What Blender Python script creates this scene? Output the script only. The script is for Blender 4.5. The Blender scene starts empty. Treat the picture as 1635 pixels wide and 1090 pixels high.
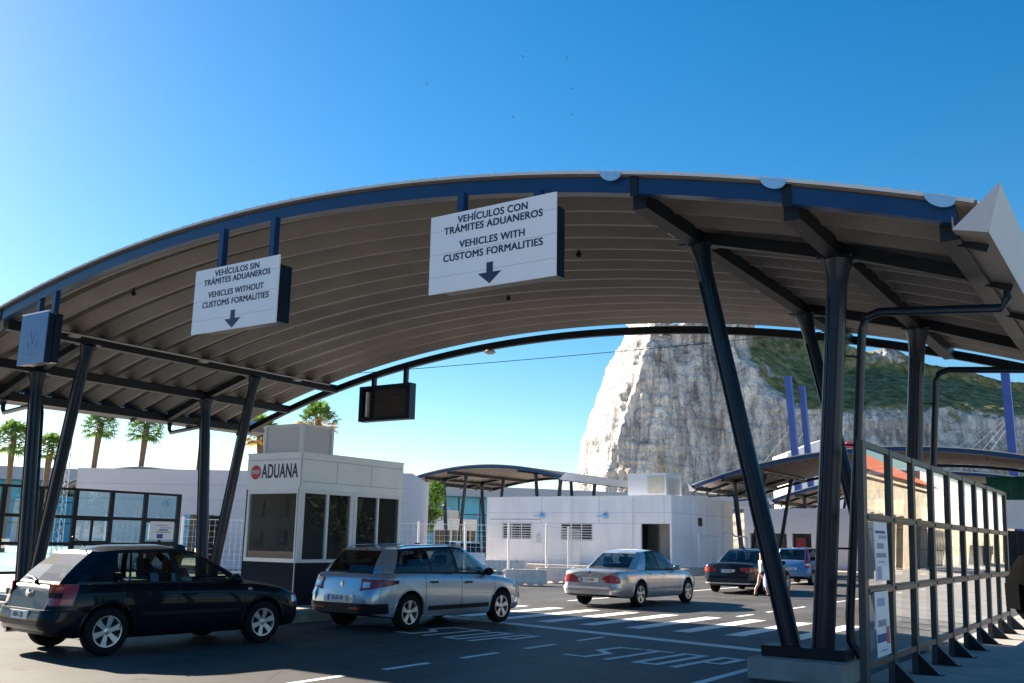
import bpy, bmesh, math, random
from math import sin, cos, pi, radians, sqrt, atan2, hypot, exp
from mathutils import Vector, Matrix, noise
S = bpy.context.scene
COL = S.collection

# ---------------------------------------------------------------- camera, light, exposure
cam = bpy.data.cameras.new('camera'); cam_o = bpy.data.objects.new('camera', cam); COL.objects.link(cam_o)
cam.sensor_fit = 'HORIZONTAL'; cam.sensor_width = 36.0; cam.lens = 1545.0 / 1635.0 * 36.0
cam.clip_start = 0.1; cam.clip_end = 12000
YAW, PITCH, ROLL = radians(33.8), radians(11.65), radians(1.03)
_f = Vector((-sin(YAW) * cos(PITCH), cos(YAW) * cos(PITCH), sin(PITCH)))
_r = Vector((cos(YAW), sin(YAW), 0)); _u = _r.cross(_f)
_r2 = cos(ROLL) * _r + sin(ROLL) * _u; _u2 = -sin(ROLL) * _r + cos(ROLL) * _u
_m = Matrix((_r2, _u2, -_f)).transposed().to_4x4(); _m.translation = Vector((0, 0, 1.6))
cam_o.matrix_world = _m
S.camera = cam_o

SUN = Vector((-2.05, 0.25, 1.0)).normalized()          # towards the sun
ELEV = math.asin(SUN.z); AZ = atan2(SUN.x, SUN.y)
w = bpy.data.worlds.new('World'); S.world = w; w.use_nodes = True
nt = w.node_tree; nt.nodes.clear()
sky = nt.nodes.new('ShaderNodeTexSky'); sky.sky_type = 'NISHITA'; sky.sun_disc = False
sky.sun_elevation = ELEV; sky.sun_rotation = AZ
sky.air_density = 1.0; sky.dust_density = 0.25; sky.ozone_density = 2.5; sky.altitude = 0
hs = nt.nodes.new('ShaderNodeHueSaturation'); hs.inputs['Saturation'].default_value = 1.42; hs.inputs['Value'].default_value = .86; hs.inputs['Hue'].default_value = .496
bg = nt.nodes.new('ShaderNodeBackground'); bg.inputs['Strength'].default_value = 0.05
wo = nt.nodes.new('ShaderNodeOutputWorld')
nt.links.new(sky.outputs[0], hs.inputs['Color']); nt.links.new(hs.outputs[0], bg.inputs['Color']); nt.links.new(bg.outputs[0], wo.inputs[0])
sl = bpy.data.lights.new('sun', 'SUN'); sl.energy = 5.0; sl.angle = radians(0.5); sl.color = (1.0, 0.89, 0.74)
so = bpy.data.objects.new('sun', sl); COL.objects.link(so)
so.rotation_euler = SUN.to_track_quat('Z', 'Y').to_euler(); so.location = (0, 0, 60)
S.view_settings.view_transform = 'Standard'; S.view_settings.look = 'None'
S.view_settings.exposure = 2.02; S.view_settings.gamma = 1.0
S.cycles.max_bounces = 8; S.cycles.transparent_max_bounces = 24

# ---------------------------------------------------------------- materials
def new_mat(name):
    m = bpy.data.materials.new(name); m.use_nodes = True
    return m, m.node_tree, m.node_tree.nodes['Principled BSDF']
def pmat(name, c, rough=0.6, metal=0.0, var=0.12, scale=4.0, bump=0.0, bscale=40.0, coat=0.0, spec=0.5, stretch=(1, 1, 1), c2=None):
    """paint, metal, plaster: a colour that wanders a little, uneven gloss and an optional fine bump"""
    m, t, b = new_mat(name); n = t.nodes; l = t.links
    tc = n.new('ShaderNodeTexCoord'); mp = n.new('ShaderNodeMapping'); mp.inputs['Scale'].default_value = stretch
    l.new(tc.outputs['Object'], mp.inputs[0])
    nz = n.new('ShaderNodeTexNoise'); nz.inputs['Scale'].default_value = scale; nz.inputs['Detail'].default_value = 6
    l.new(mp.outputs[0], nz.inputs['Vector'])
    cr = n.new('ShaderNodeValToRGB'); cr.color_ramp.elements[0].position = 0.3; cr.color_ramp.elements[1].position = 0.7
    a = [x * (1 - var) for x in c]; d = [min(1, x * (1 + var)) for x in (c2 or c)]
    cr.color_ramp.elements[0].color = (*a, 1); cr.color_ramp.elements[1].color = (*d, 1)
    l.new(nz.outputs['Fac'], cr.inputs[0]); l.new(cr.outputs[0], b.inputs['Base Color'])
    mr = n.new('ShaderNodeMapRange'); mr.inputs['To Min'].default_value = max(0.02, rough * 0.85); mr.inputs['To Max'].default_value = min(1, rough * 1.15)
    l.new(nz.outputs['Fac'], mr.inputs[0]); l.new(mr.outputs[0], b.inputs['Roughness'])
    b.inputs['Metallic'].default_value = metal; b.inputs['Coat Weight'].default_value = coat; b.inputs['Coat Roughness'].default_value = 0.04
    b.inputs['Specular IOR Level'].default_value = spec
    if bump:
        n2 = n.new('ShaderNodeTexNoise'); n2.inputs['Scale'].default_value = bscale; n2.inputs['Detail'].default_value = 5
        l.new(mp.outputs[0], n2.inputs['Vector'])
        bp = n.new('ShaderNodeBump'); bp.inputs['Strength'].default_value = bump; bp.inputs['Distance'].default_value = 0.02
        l.new(n2.outputs['Fac'], bp.inputs['Height']); l.new(bp.outputs[0], b.inputs['Normal'])
    return m
def glass(name, tint, refl_ior=1.5, rough=0.0, extra=0.0, dust_glare=0.0):
    """thin sheet glass: tinted see-through plus a mirror image by angle"""
    m = bpy.data.materials.new(name); m.use_nodes = True; t = m.node_tree; n = t.nodes; l = t.links; n.clear()
    o = n.new('ShaderNodeOutputMaterial'); mix = n.new('ShaderNodeMixShader'); tr = n.new('ShaderNodeBsdfTransparent'); gl = n.new('ShaderNodeBsdfGlossy')
    ge = n.new('ShaderNodeNewGeometry'); dt = n.new('ShaderNodeVectorMath'); dt.operation = 'DOT_PRODUCT'; l.new(ge.outputs['Normal'], dt.inputs[0]); l.new(ge.outputs['Incoming'], dt.inputs[1])
    def mt(op, a, b_=None, v=None):
        x = n.new('ShaderNodeMath'); x.operation = op; x.use_clamp = op == 'ADD'
        l.new(a, x.inputs[0])
        if v is not None: x.inputs[1].default_value = v
        return x.outputs[0]
    c = mt('ABSOLUTE', dt.outputs['Value']); c = mt('MULTIPLY', c, v=-1.0); c = mt('ADD', c, v=1.0); c = mt('POWER', c, v=5.0); r0 = ((refl_ior - 1) / (refl_ior + 1)) ** 2 * 1.25
    c = mt('MULTIPLY', c, v=1 - r0); c = mt('ADD', c, v=r0 + extra)
    tr.inputs[0].default_value = (*tint, 1); gl.inputs['Roughness'].default_value = rough; gl.inputs['Color'].default_value = (.95, .97, 1, 1)
    l.new(c, mix.inputs[0]); l.new(tr.outputs[0], mix.inputs[1]); l.new(gl.outputs[0], mix.inputs[2]); l.new(mix.outputs[0], o.inputs[0])
    if dust_glare:
        df = n.new('ShaderNodeBsdfDiffuse'); df.inputs[0].default_value = (.55, .53, .50, 1); m2 = n.new('ShaderNodeMixShader'); m2.inputs[0].default_value = dust_glare
        l.new(mix.outputs[0], m2.inputs[1]); l.new(df.outputs[0], m2.inputs[2]); l.new(m2.outputs[0], o.inputs[0])
    return m
M = {}
M['navy'] = pmat('navy_paint', (0.005, 0.017, 0.036), 0.3, var=.2, scale=2, spec=.35)
M['beam'] = pmat('dark_steel_paint', (0.006, 0.010, 0.016), 0.45, var=.2, scale=2, spec=.3)
M['blue'] = pmat('blue_beam_paint', (0.005, 0.036, 0.115), 0.35, var=.12, scale=1.5, spec=.4)
M['white'] = pmat('white_panel', (0.88, 0.88, 0.89), 0.45, var=.05, scale=1.2, bump=.03, bscale=8)
M['whiteb'] = pmat('white_painted_metal', (0.78, 0.78, 0.78), 0.35, var=.04, scale=2)
M['wall'] = pmat('white_wall_panel', (0.87, 0.86, 0.88), 0.6, var=.09, scale=.9, bump=.06, bscale=6, stretch=(1, 1, .35))
M['concrete'] = pmat('plinth_concrete', (0.33, 0.32, 0.30), 0.9, var=.22, scale=3, bump=.35, bscale=30)
M['signw'] = pmat('sign_face_white', (0.82, 0.84, 0.88), 0.4, var=.03, scale=1)
M['signb'] = pmat('sign_lettering_navy', (0.012, 0.03, 0.075), 0.5, var=.05)
M['black'] = pmat('black_rubber', (0.010, 0.010, 0.011), 0.8, var=.2, scale=9, spec=.15)
M['blackp'] = pmat('black_plastic', (0.011, 0.011, 0.013), 0.5, var=.2, scale=9, spec=.2)
M['interior'] = pmat('car_interior_cloth', (0.035, 0.035, 0.038), 0.9, var=.25, scale=12)
M['chrome'] = pmat('chrome_trim', (0.72, 0.72, 0.74), 0.16, metal=1, var=.05)
M['rim'] = pmat('alloy_silver', (0.55, 0.56, 0.58), 0.3, metal=.7, var=.08)
M['redlens'] = pmat('red_lens', (0.30, 0.008, 0.009), 0.14, var=.25, scale=30, coat=.5)
M['orange'] = pmat('amber_lens', (0.62, 0.11, 0.012), 0.14, var=.12, scale=30, coat=.8)
M['clearl'] = pmat('clear_lens', (0.62, 0.62, 0.64), 0.1, metal=.3, var=.15, scale=30, coat=.8)
M['plate'] = pmat('plate_white', (0.70, 0.72, 0.76), 0.4, var=.03)
M['plateb'] = pmat('plate_blue', (0.015, 0.05, 0.35), 0.4, var=.03)
M['platey'] = pmat('plate_yellow', (0.72, 0.52, 0.04), 0.4, var=.03)
M['red'] = pmat('sign_red', (0.55, 0.025, 0.035), 0.45, var=.06)
M['skin'] = pmat('skin', (0.52, 0.31, 0.22), 0.55, var=.06, scale=8)
M['hair'] = pmat('dark_hair', (0.02, 0.014, 0.010), 0.6, var=.3, scale=20)
M['fair'] = pmat('fair_hair', (0.45, 0.27, 0.11), 0.55, var=.3, scale=20)
M['cglass'] = glass('car_window_glass', (0.42, 0.50, 0.48), 1.5)
M['cglassd'] = glass('car_window_tinted', (0.16, 0.19, 0.20), 1.5)
M['cdustglare'] = glass('dust_glare_rear_glass', (0.30, 0.33, 0.32), 1.5, dust_glare=.34)  # diffuse dust film mixed in to carry the sun glare on the pane
M['bglass'] = glass('booth_window_glass', (0.42, 0.46, 0.46), 1.5, extra=.0)
M['fglass'] = glass('screen_glass', (0.80, 0.84, 0.83), 1.5, extra=.22)
M['lglass'] = glass('left_screen_glass', (0.50, 0.78, 0.90), 1.5, extra=.06)
M['teal'] = pmat('teal_curtain_glass', (0.05, 0.48, 0.64), 0.3, var=.25, scale=.25, spec=.8)

# ---------------------------------------------------------------- mesh helpers
class MB:
    def __init__(self): self.v = []; self.f = []; self.mi = []; self.cur = 0
    def add(self, vs, fs, mi=None):
        o = len(self.v); self.v += [tuple(p) for p in vs]
        for f in fs: self.f.append([o + i for i in f]); self.mi.append(self.cur if mi is None else mi)
        return self
    def box(self, x0, x1, y0, y1, z0, z1, mi=None):
        v = [(x, y, z) for z in (z0, z1) for y in (y0, y1) for x in (x0, x1)]
        return self.add(v, [(0, 2, 3, 1), (4, 5, 7, 6), (0, 1, 5, 4), (2, 6, 7, 3), (0, 4, 6, 2), (1, 3, 7, 5)], mi)
    def bar(self, p, q, wd, h, up=(0, 0, 1), mi=None):
        p, q, up = Vector(p), Vector(q), Vector(up); d = (q - p).normalized(); s = d.cross(up)
        if s.length < 1e-4: s = d.cross(Vector((1, 0, 0)))
        s.normalize(); u = s.cross(d); v = []
        for e in (p, q):
            for a, b in ((-1, -1), (1, -1), (1, 1), (-1, 1)): v.append(e + s * a * wd / 2 + u * b * h / 2)
        return self.add(v, [(3, 2, 1, 0), (4, 5, 6, 7), (0, 1, 5, 4), (1, 2, 6, 5), (2, 3, 7, 6), (3, 0, 4, 7)], mi)
    def tube(self, pts, r, n=10, mi=None, cap=True):
        pts = [Vector(p) for p in pts]; rs = r if isinstance(r, (list, tuple)) else [r] * len(pts); v = []; fs = []
        ref = Vector((0.13, 0.21, 1)).normalized()
        for i, p in enumerate(pts):
            a = pts[max(0, i - 1)]; b = pts[min(len(pts) - 1, i + 1)]; d = (b - a).normalized()
            s = d.cross(ref)
            if s.length < .05: s = d.cross(Vector((1, 0.2, 0)))
            s.normalize(); u = s.cross(d)
            for k in range(n): v.append(p + (s * cos(2 * pi * k / n) + u * sin(2 * pi * k / n)) * rs[i])
        for i in range(len(pts) - 1):
            for k in range(n): fs.append((i * n + k, (i + 1) * n + k, (i + 1) * n + (k + 1) % n, i * n + (k + 1) % n))
        if cap: fs += [tuple(range(n)), tuple(reversed(range((len(pts) - 1) * n, len(pts) * n)))]
        return self.add(v, fs, mi)
    def lathe(self, prof, n=24, axis='z', c=(0, 0, 0), mi=None):
        v = []; fs = []; m = len(prof)
        for k in range(n):
            a = 2 * pi * k / n
            for r, h in prof:
                p = (r * cos(a), r * sin(a), h) if axis == 'z' else ((h, r * cos(a), r * sin(a)) if axis == 'x' else (r * sin(a), h, r * cos(a)))
                v.append((p[0] + c[0], p[1] + c[1], p[2] + c[2]))
        for k in range(n):
            for i in range(m - 1):
                fs.append((k * m + i, ((k + 1) % n) * m + i, ((k + 1) % n) * m + i + 1, k * m + i + 1))
        return self.add(v, fs, mi)
    def prism(self, poly, vec, mi=None):
        n = len(poly); vec = Vector(vec); v = [Vector(p) for p in poly] + [Vector(p) + vec for p in poly]
        fs = [tuple(reversed(range(n))), tuple(range(n, 2 * n))] + [(i, (i + 1) % n, n + (i + 1) % n, n + i) for i in range(n)]
        return self.add(v, fs, mi)
    def grid(self, P, mi=None, closed=False):
        R = len(P); C_ = len(P[0]); v = [p for row in P for p in row]; fs = []
        for i in range(R - 1):
            for j in range(C_ - 1 + (1 if closed else 0)):
                j2 = (j + 1) % C_; fs.append((i * C_ + j, i * C_ + j2, (i + 1) * C_ + j2, (i + 1) * C_ + j))
        return self.add(v, fs, mi)
    def mesh(self, name, mats, smooth=None, fix=True):
        me = bpy.data.meshes.new(name); me.from_pydata([tuple(p) for p in self.v], [], self.f)
        mats = mats if isinstance(mats, (list, tuple)) else [mats]
        for m in mats: me.materials.append(m)
        for p, i in zip(me.polygons, self.mi): p.material_index = min(i, len(mats) - 1)
        if fix:
            bm = bmesh.new(); bm.from_mesh(me); bmesh.ops.recalc_face_normals(bm, faces=bm.faces); bm.to_mesh(me); bm.free()
        if smooth is not None: shade(me, smooth)
        me.update(); return me
    def build(self, name, mats, parent=None, smooth=None, loc=None, fix=True):
        o = bpy.data.objects.new(name, self.mesh(name, mats, smooth, fix)); COL.objects.link(o)
        if parent is not None: o.parent = parent
        if loc is not None: o.location = loc
        return o
def shade(me, ang=35):
    me.polygons.foreach_set('use_smooth', [True] * len(me.polygons)); me.set_sharp_from_angle(angle=radians(ang))
def thing(name, label, cat, loc=(0, 0, 0), rz=0.0, group=None):
    o = bpy.data.objects.new(name, None); COL.objects.link(o); o.location = loc; o.rotation_euler = (0, 0, rz); o.empty_display_size = .2
    return tag(o, label, cat, group)
def tag(o, label, cat, group=None):
    o['label'] = label; o['category'] = cat
    if group: o['group'] = group
    return o
def struct(o, kind='structure'): o['kind'] = kind; return o
def copy_tree(o, parent=None):
    c = o.copy(); COL.objects.link(c)
    if parent is not None: c.parent = parent; c.matrix_parent_inverse = o.matrix_parent_inverse.copy()
    for ch in list(o.children): copy_tree(ch, c)
    return c
def text(name, s, size, mat, parent, loc, rot, bold=0.0, depth=0.004, sx=1.0, width=None):
    """lettering as a thin solid mesh; rot is the euler of the sign's face; width sets the length of the line"""
    cu = bpy.data.curves.new(name, 'FONT'); cu.body = s; cu.size = size; cu.align_x = 'CENTER'; cu.align_y = 'CENTER'
    cu.extrude = depth / 2; cu.resolution_u = 4; cu.space_character = 1.06
    t = bpy.data.objects.new(name, cu); COL.objects.link(t)
    dg = bpy.context.evaluated_depsgraph_get(); dg.update()
    m0 = bpy.data.meshes.new_from_object(t.evaluated_get(dg)); bpy.data.objects.remove(t); bpy.data.curves.remove(cu)
    # heavier weight: the same outline struck several times, each a hair proud of the last
    v0 = [v.co.copy() for v in m0.vertices]; f0 = [tuple(p.vertices) for p in m0.polygons]; V, F = [], []
    for k, (dx, dy) in enumerate(((0, 0), (-1, .6), (1, .6), (-1, -.6), (1, -.6)) if bold else ((0, 0),)):
        o_ = len(V); V += [Vector((v.x + dx * bold, v.y + dy * bold, v.z + k * .00035)) for v in v0]; F += [tuple(i + o_ for i in q) for q in f0]
    me = bpy.data.meshes.new(name); me.from_pydata(V, [], F); bpy.data.meshes.remove(m0)
    me.materials.append(mat)
    if width:
        xs = [v.co.x for v in me.vertices]; sx = width / (max(xs) - min(xs))
    for v in me.vertices: v.co.x *= sx
    o = bpy.data.objects.new(name, me); COL.objects.link(o); o.parent = parent; o.location = loc; o.rotation_euler = rot
    return o
def lerp(a, b, t): return a + (b - a) * t
# ---------------------------------------------------------------- ground, road, markings
def asphalt():
    m, t, b = new_mat('asphalt'); n = t.nodes; l = t.links
    tc = n.new('ShaderNodeTexCoord')
    n1 = n.new('ShaderNodeTexNoise'); n1.inputs['Scale'].default_value = .45; n1.inputs['Detail'].default_value = 8; n1.inputs['Roughness'].default_value = .62
    n2 = n.new('ShaderNodeTexNoise'); n2.inputs['Scale'].default_value = 90; n2.inputs['Detail'].default_value = 3
    mp = n.new('ShaderNodeMapping'); mp.inputs['Scale'].default_value = (1.3, .06, 1); n3 = n.new('ShaderNodeTexNoise'); n3.inputs['Scale'].default_value = 1.0; n3.inputs['Detail'].default_value = 5
    for x in (n1, n2): l.new(tc.outputs['Object'], x.inputs['Vector'])
    l.new(tc.outputs['Object'], mp.inputs[0]); l.new(mp.outputs[0], n3.inputs['Vector'])
    cr = n.new('ShaderNodeValToRGB'); cr.color_ramp.elements[0].position = .28; cr.color_ramp.elements[1].position = .74
    cr.color_ramp.elements[0].color = (.055, .053, .051, 1); cr.color_ramp.elements[1].color = (.10, .095, .089, 1)
    l.new(n1.outputs['Fac'], cr.inputs[0])
    mx = n.new('ShaderNodeMixRGB'); mx.blend_type = 'OVERLAY'; mx.inputs[0].default_value = .38; l.new(cr.outputs[0], mx.inputs[1]); l.new(n2.outputs['Fac'], mx.inputs[2])
    m2 = n.new('ShaderNodeMixRGB'); m2.blend_type = 'OVERLAY'; m2.inputs[0].default_value = .5; l.new(mx.outputs[0], m2.inputs[1]); l.new(n3.outputs['Fac'], m2.inputs[2])
    n4 = n.new('ShaderNodeTexNoise'); n4.inputs['Scale'].default_value = 1.7; n4.inputs['Detail'].default_value = 4; n4.inputs['Distortion'].default_value = .6; l.new(tc.outputs['Object'], n4.inputs['Vector'])
    c4 = n.new('ShaderNodeValToRGB'); c4.color_ramp.elements[0].position = .60; c4.color_ramp.elements[0].color = (1, 1, 1, 1); c4.color_ramp.elements[1].position = .70; c4.color_ramp.elements[1].color = (.55, .54, .53, 1); l.new(n4.outputs['Fac'], c4.inputs[0])
    n5 = n.new('ShaderNodeTexVoronoi'); n5.feature = 'DISTANCE_TO_EDGE'; n5.inputs['Scale'].default_value = .33; mp5 = n.new('ShaderNodeMixRGB'); mp5.inputs[0].default_value = .12; l.new(tc.outputs['Object'], mp5.inputs[1]); l.new(n1.outputs['Color'], mp5.inputs[2]); l.new(mp5.outputs[0], n5.inputs['Vector'])
    c5 = n.new('ShaderNodeValToRGB'); c5.color_ramp.elements[0].position = .0; c5.color_ramp.elements[0].color = (.5, .5, .5, 1); c5.color_ramp.elements[1].position = .006; c5.color_ramp.elements[1].color = (1, 1, 1, 1); l.new(n5.outputs['Distance'], c5.inputs[0])
    m4 = n.new('ShaderNodeMixRGB'); m4.blend_type = 'MULTIPLY'; m4.inputs[0].default_value = 1; l.new(m2.outputs[0], m4.inputs[1]); l.new(c4.outputs[0], m4.inputs[2])
    m5 = n.new('ShaderNodeMixRGB'); m5.blend_type = 'MULTIPLY'; m5.inputs[0].default_value = 1; l.new(m4.outputs[0], m5.inputs[1]); l.new(c5.outputs[0], m5.inputs[2])
    l.new(m5.outputs[0], b.inputs['Base Color']); b.inputs['Roughness'].default_value = .6; b.inputs['Specular IOR Level'].default_value = .16
    bp = n.new('ShaderNodeBump'); bp.inputs['Strength'].default_value = .3; bp.inputs['Distance'].default_value = .01
    l.new(n2.outputs['Fac'], bp.inputs['Height']); l.new(bp.outputs[0], b.inputs['Normal'])
    return m
M['asphalt'] = asphalt()
M['pave'] = pmat('paving', (.32, .30, .28), .85, var=.2, scale=1.2, bump=.2, bscale=50)
M['pave2'] = pmat('grey_paving', (.17, .165, .16), .85, var=.2, scale=1.2, bump=.2, bscale=50)
M['earth'] = pmat('dry_ground', (.40, .36, .31), .95, var=.25, scale=.05, bump=.2, bscale=3)
def paint_mat():
    m, t, b = new_mat('road_paint'); n = t.nodes; l = t.links
    tc = n.new('ShaderNodeTexCoord'); nz = n.new('ShaderNodeTexNoise'); nz.inputs['Scale'].default_value = 7; nz.inputs['Detail'].default_value = 9; nz.inputs['Roughness'].default_value = .7
    l.new(tc.outputs['Object'], nz.inputs['Vector'])
    cr = n.new('ShaderNodeValToRGB'); e = cr.color_ramp.elements
    e[0].position = .27; e[0].color = (.24, .235, .225, 1); e[1].position = .42; e[1].color = (.86, .85, .83, 1)
    l.new(nz.outputs['Fac'], cr.inputs[0]); l.new(cr.outputs[0], b.inputs['Base Color']); b.inputs['Roughness'].default_value = .7
    return m
M['paint'] = paint_mat()
def sheet(name, poly, z, mat, kind='structure'):
    b = MB(); b.add([(x, y, z) for x, y in poly], [tuple(range(len(poly)))]); o = b.build(name, mat, fix=False)
    if o.data.polygons[0].normal.z < 0: o.data.flip_normals()
    return struct(o, kind)
R_ = 9000
sheet('ground', [(-R_, -R_), (R_, -R_), (R_, R_), (-R_, R_)], -.03, M['earth'])
sheet('road', [(-20.5, -90), (-3.3, -90), (-3.3, 66), (-20.5, 66)], 0, M['asphalt'])
def marks(name, polys):
    b = MB()
    for p in polys: b.add([(x, y, .004) for x, y in p], [tuple(range(len(p)))])
    o = b.build(name, M['paint'], fix=False)
    for f in o.data.polygons:
        if f.normal.z < 0: f.flip()
    return struct(o)
def dashes(x, y0, y1, ln=.9, gap=.72, wd=.11):
    out = []; y = y0
    while y < y1: out.append([(x - wd / 2, y), (x + wd / 2, y), (x + wd / 2, y + ln), (x - wd / 2, y + ln)]); y += ln + gap
    return out
M['patch'] = pmat('asphalt_patch', (.058, .056, .054), .75, var=.25, scale=2, bump=.3, bscale=80, spec=.15)
sheet('road_patch', [(-6.9, 22.2), (-5.5, 22.3), (-5.6, 27.5), (-6.95, 27.4)], .002, M['patch'])
sheet('road_patch', [(-12.9, 28.2), (-9.2, 28.1), (-9.2, 29.0), (-12.9, 29.1)], .002, M['patch'])
marks('lane_dashes', dashes(-8.3, 4.8 - 1.62, 15.6) + dashes(-8.35, 21.9, 60, 1.0, 1.0) )
marks('stop_line', [[(-13.8, 17.02), (-5.15, 15.0), (-5.2, 15.36), (-13.8, 17.38)]])
st = []
for k in range(9):
    x = -14.0 + k * 1.02
    if x < -5.4: st.append([(x, 17.45 - .02 * k), (x + .36, 17.42 - .02 * k), (x + .42, 21.3), (x + .04, 21.3)])
marks('crosswalk_stripes', st)
def road_word(o, ex, ey, glyphs, wd):
    """road lettering from strokes: o baseline start, ex along the word, ey up the letters; strokes as unit-square polylines"""
    out = []; O = Vector((*o, 0)); EX = Vector((*ex, 0)); EY = Vector((*ey, 0))
    for x0, lw, strokes in glyphs:
        for s in strokes:
            for (a, b_), (c, d) in zip(s, s[1:]):
                p = O + EX * (x0 + a * lw) + EY * b_; q = O + EX * (x0 + c * lw) + EY * d
                t = (q - p).normalized(); nrm = Vector((-t.y, t.x, 0))
                hw = wd / 2; p = p - t * hw * .98; q = q + t * hw * .98
                out.append([tuple((p + nrm * hw)[:2]), tuple((p - nrm * hw)[:2]), tuple((q - nrm * hw)[:2]), tuple((q + nrm * hw)[:2])])
    return out
GS = [(0.0, .17, [[(0, .03), (.9, .03)], [(.9, .03), (1, .40)], [(1, .40), (0, .60)], [(0, .60), (.1, .97)], [(.1, .97), (1, .97)]]),
      (.275, .15, [[(-.1, .97), (1.1, .97)], [(.5, .9), (.5, 0)]]),
      (.57, .15, [[(0, .06), (0, .94)], [(.0, .97), (1, .97)], [(1, .94), (1, .06)], [(1, .03), (0, .03)]]),
      (.87, .145, [[(0, 0), (0, .94)], [(0, .97), (1, .97)], [(1, .94), (1, .54)], [(1, .50), (0, .50)]])]
def layered(name, polys):
    """strokes that cross inside one letter are lifted by fractions of a millimetre so that no two faces share a plane"""
    b = MB()
    for i, p in enumerate(polys): b.add([(x, y, .004 + .0004 * (i % 8)) for x, y in p], [tuple(range(len(p)))])
    o = b.build(name, M['paint'], fix=False)
    for f in o.data.polygons:
        if f.normal.z < 0: f.flip()
    return struct(o)
layered('stop_lettering', road_word((-7.42, 12.62), (2.07, -.25), (.12, 1.5), GS, .125))
layered('stop_lettering', road_word((-11.4, 13.6), (2.07, -.36), (.12, 1.45), GS, .125))
marks('edge_line', [[(-4.86, 4.0), (-4.74, 4.0), (-4.7, 13.2), (-4.82, 13.2)], [(-14.1, 24), (-13.98, 24), (-13.98, 60), (-14.1, 60)]])
# raised footway on the right with its kerb, and the booth's island
b = MB(); b.box(-3.32, 40, -20, 130, -.02, .006); struct(b.build('pavement', M['pave']))
b = MB(); b.box(-17.6, -14.15, 13.5, 19.2, 0, .2); b.box(-14.15, -14.02, 13.42, 19.25, 0, .17); b.box(-17.6, -14.15, 13.42, 13.5, 0, .17)
struct(b.build('traffic_island', M['concrete']))
b = MB(); b.box(-30, -20.6, -12, 22, 0, .14); b.box(-20.6, -20.45, -12, 22, 0, .12); struct(b.build('kerbed_footway', M['pave2']))
M['fore'] = pmat('pale_forecourt', (.50, .43, .36), .9, var=.15, scale=.6, bump=.2, bscale=20)
b = MB(); b.box(-37, -21.2, 48.2, 62, -.02, .32); struct(b.build('forecourt', M['fore']))
# ---------------------------------------------------------------- vaulted canopies
def roof_mat():
    m, t, b = new_mat('roof_sheet'); n = t.nodes; l = t.links
    tc = n.new('ShaderNodeTexCoord'); nz = n.new('ShaderNodeTexNoise'); nz.inputs['Scale'].default_value = 1.1; nz.inputs['Detail'].default_value = 6
    l.new(tc.outputs['Object'], nz.inputs['Vector'])
    cr = n.new('ShaderNodeValToRGB'); e = cr.color_ramp.elements
    e[0].position = .3; e[0].color = (.165, .147, .136, 1); e[1].position = .7; e[1].color = (.215, .192, .178, 1)
    l.new(nz.outputs['Fac'], cr.inputs[0]); l.new(cr.outputs[0], b.inputs['Base Color'])
    b.inputs['Roughness'].default_value = .5; b.inputs['Metallic'].default_value = .25
    wv = n.new('ShaderNodeTexWave'); wv.bands_direction = 'X'; wv.inputs['Scale'].default_value = 5.2; wv.inputs['Distortion'].default_value = .3
    l.new(tc.outputs['Object'], wv.inputs['Vector'])
    bp = n.new('ShaderNodeBump'); bp.inputs['Strength'].default_value = .16; bp.inputs['Distance'].default_value = .012
    l.new(wv.outputs['Fac'], bp.inputs['Height']); l.new(bp.outputs[0], b.inputs['Normal'])
    return m
M['roof'] = roof_mat()
M['flash'] = pmat('pale_edge_flashing', (.60, .60, .60), .5, var=.06, scale=3)
M['lip'] = pmat('pale_seam_lip', (.52, .46, .41), .45, var=.1, scale=3, metal=.15)  # seam lips coloured paler than the pans between them
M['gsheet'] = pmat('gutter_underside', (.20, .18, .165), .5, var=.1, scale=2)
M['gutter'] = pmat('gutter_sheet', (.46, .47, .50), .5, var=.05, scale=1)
M['cap'] = pmat('pale_blue_cap', (.24, .50, .78), .25, var=.08, scale=5)
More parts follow.
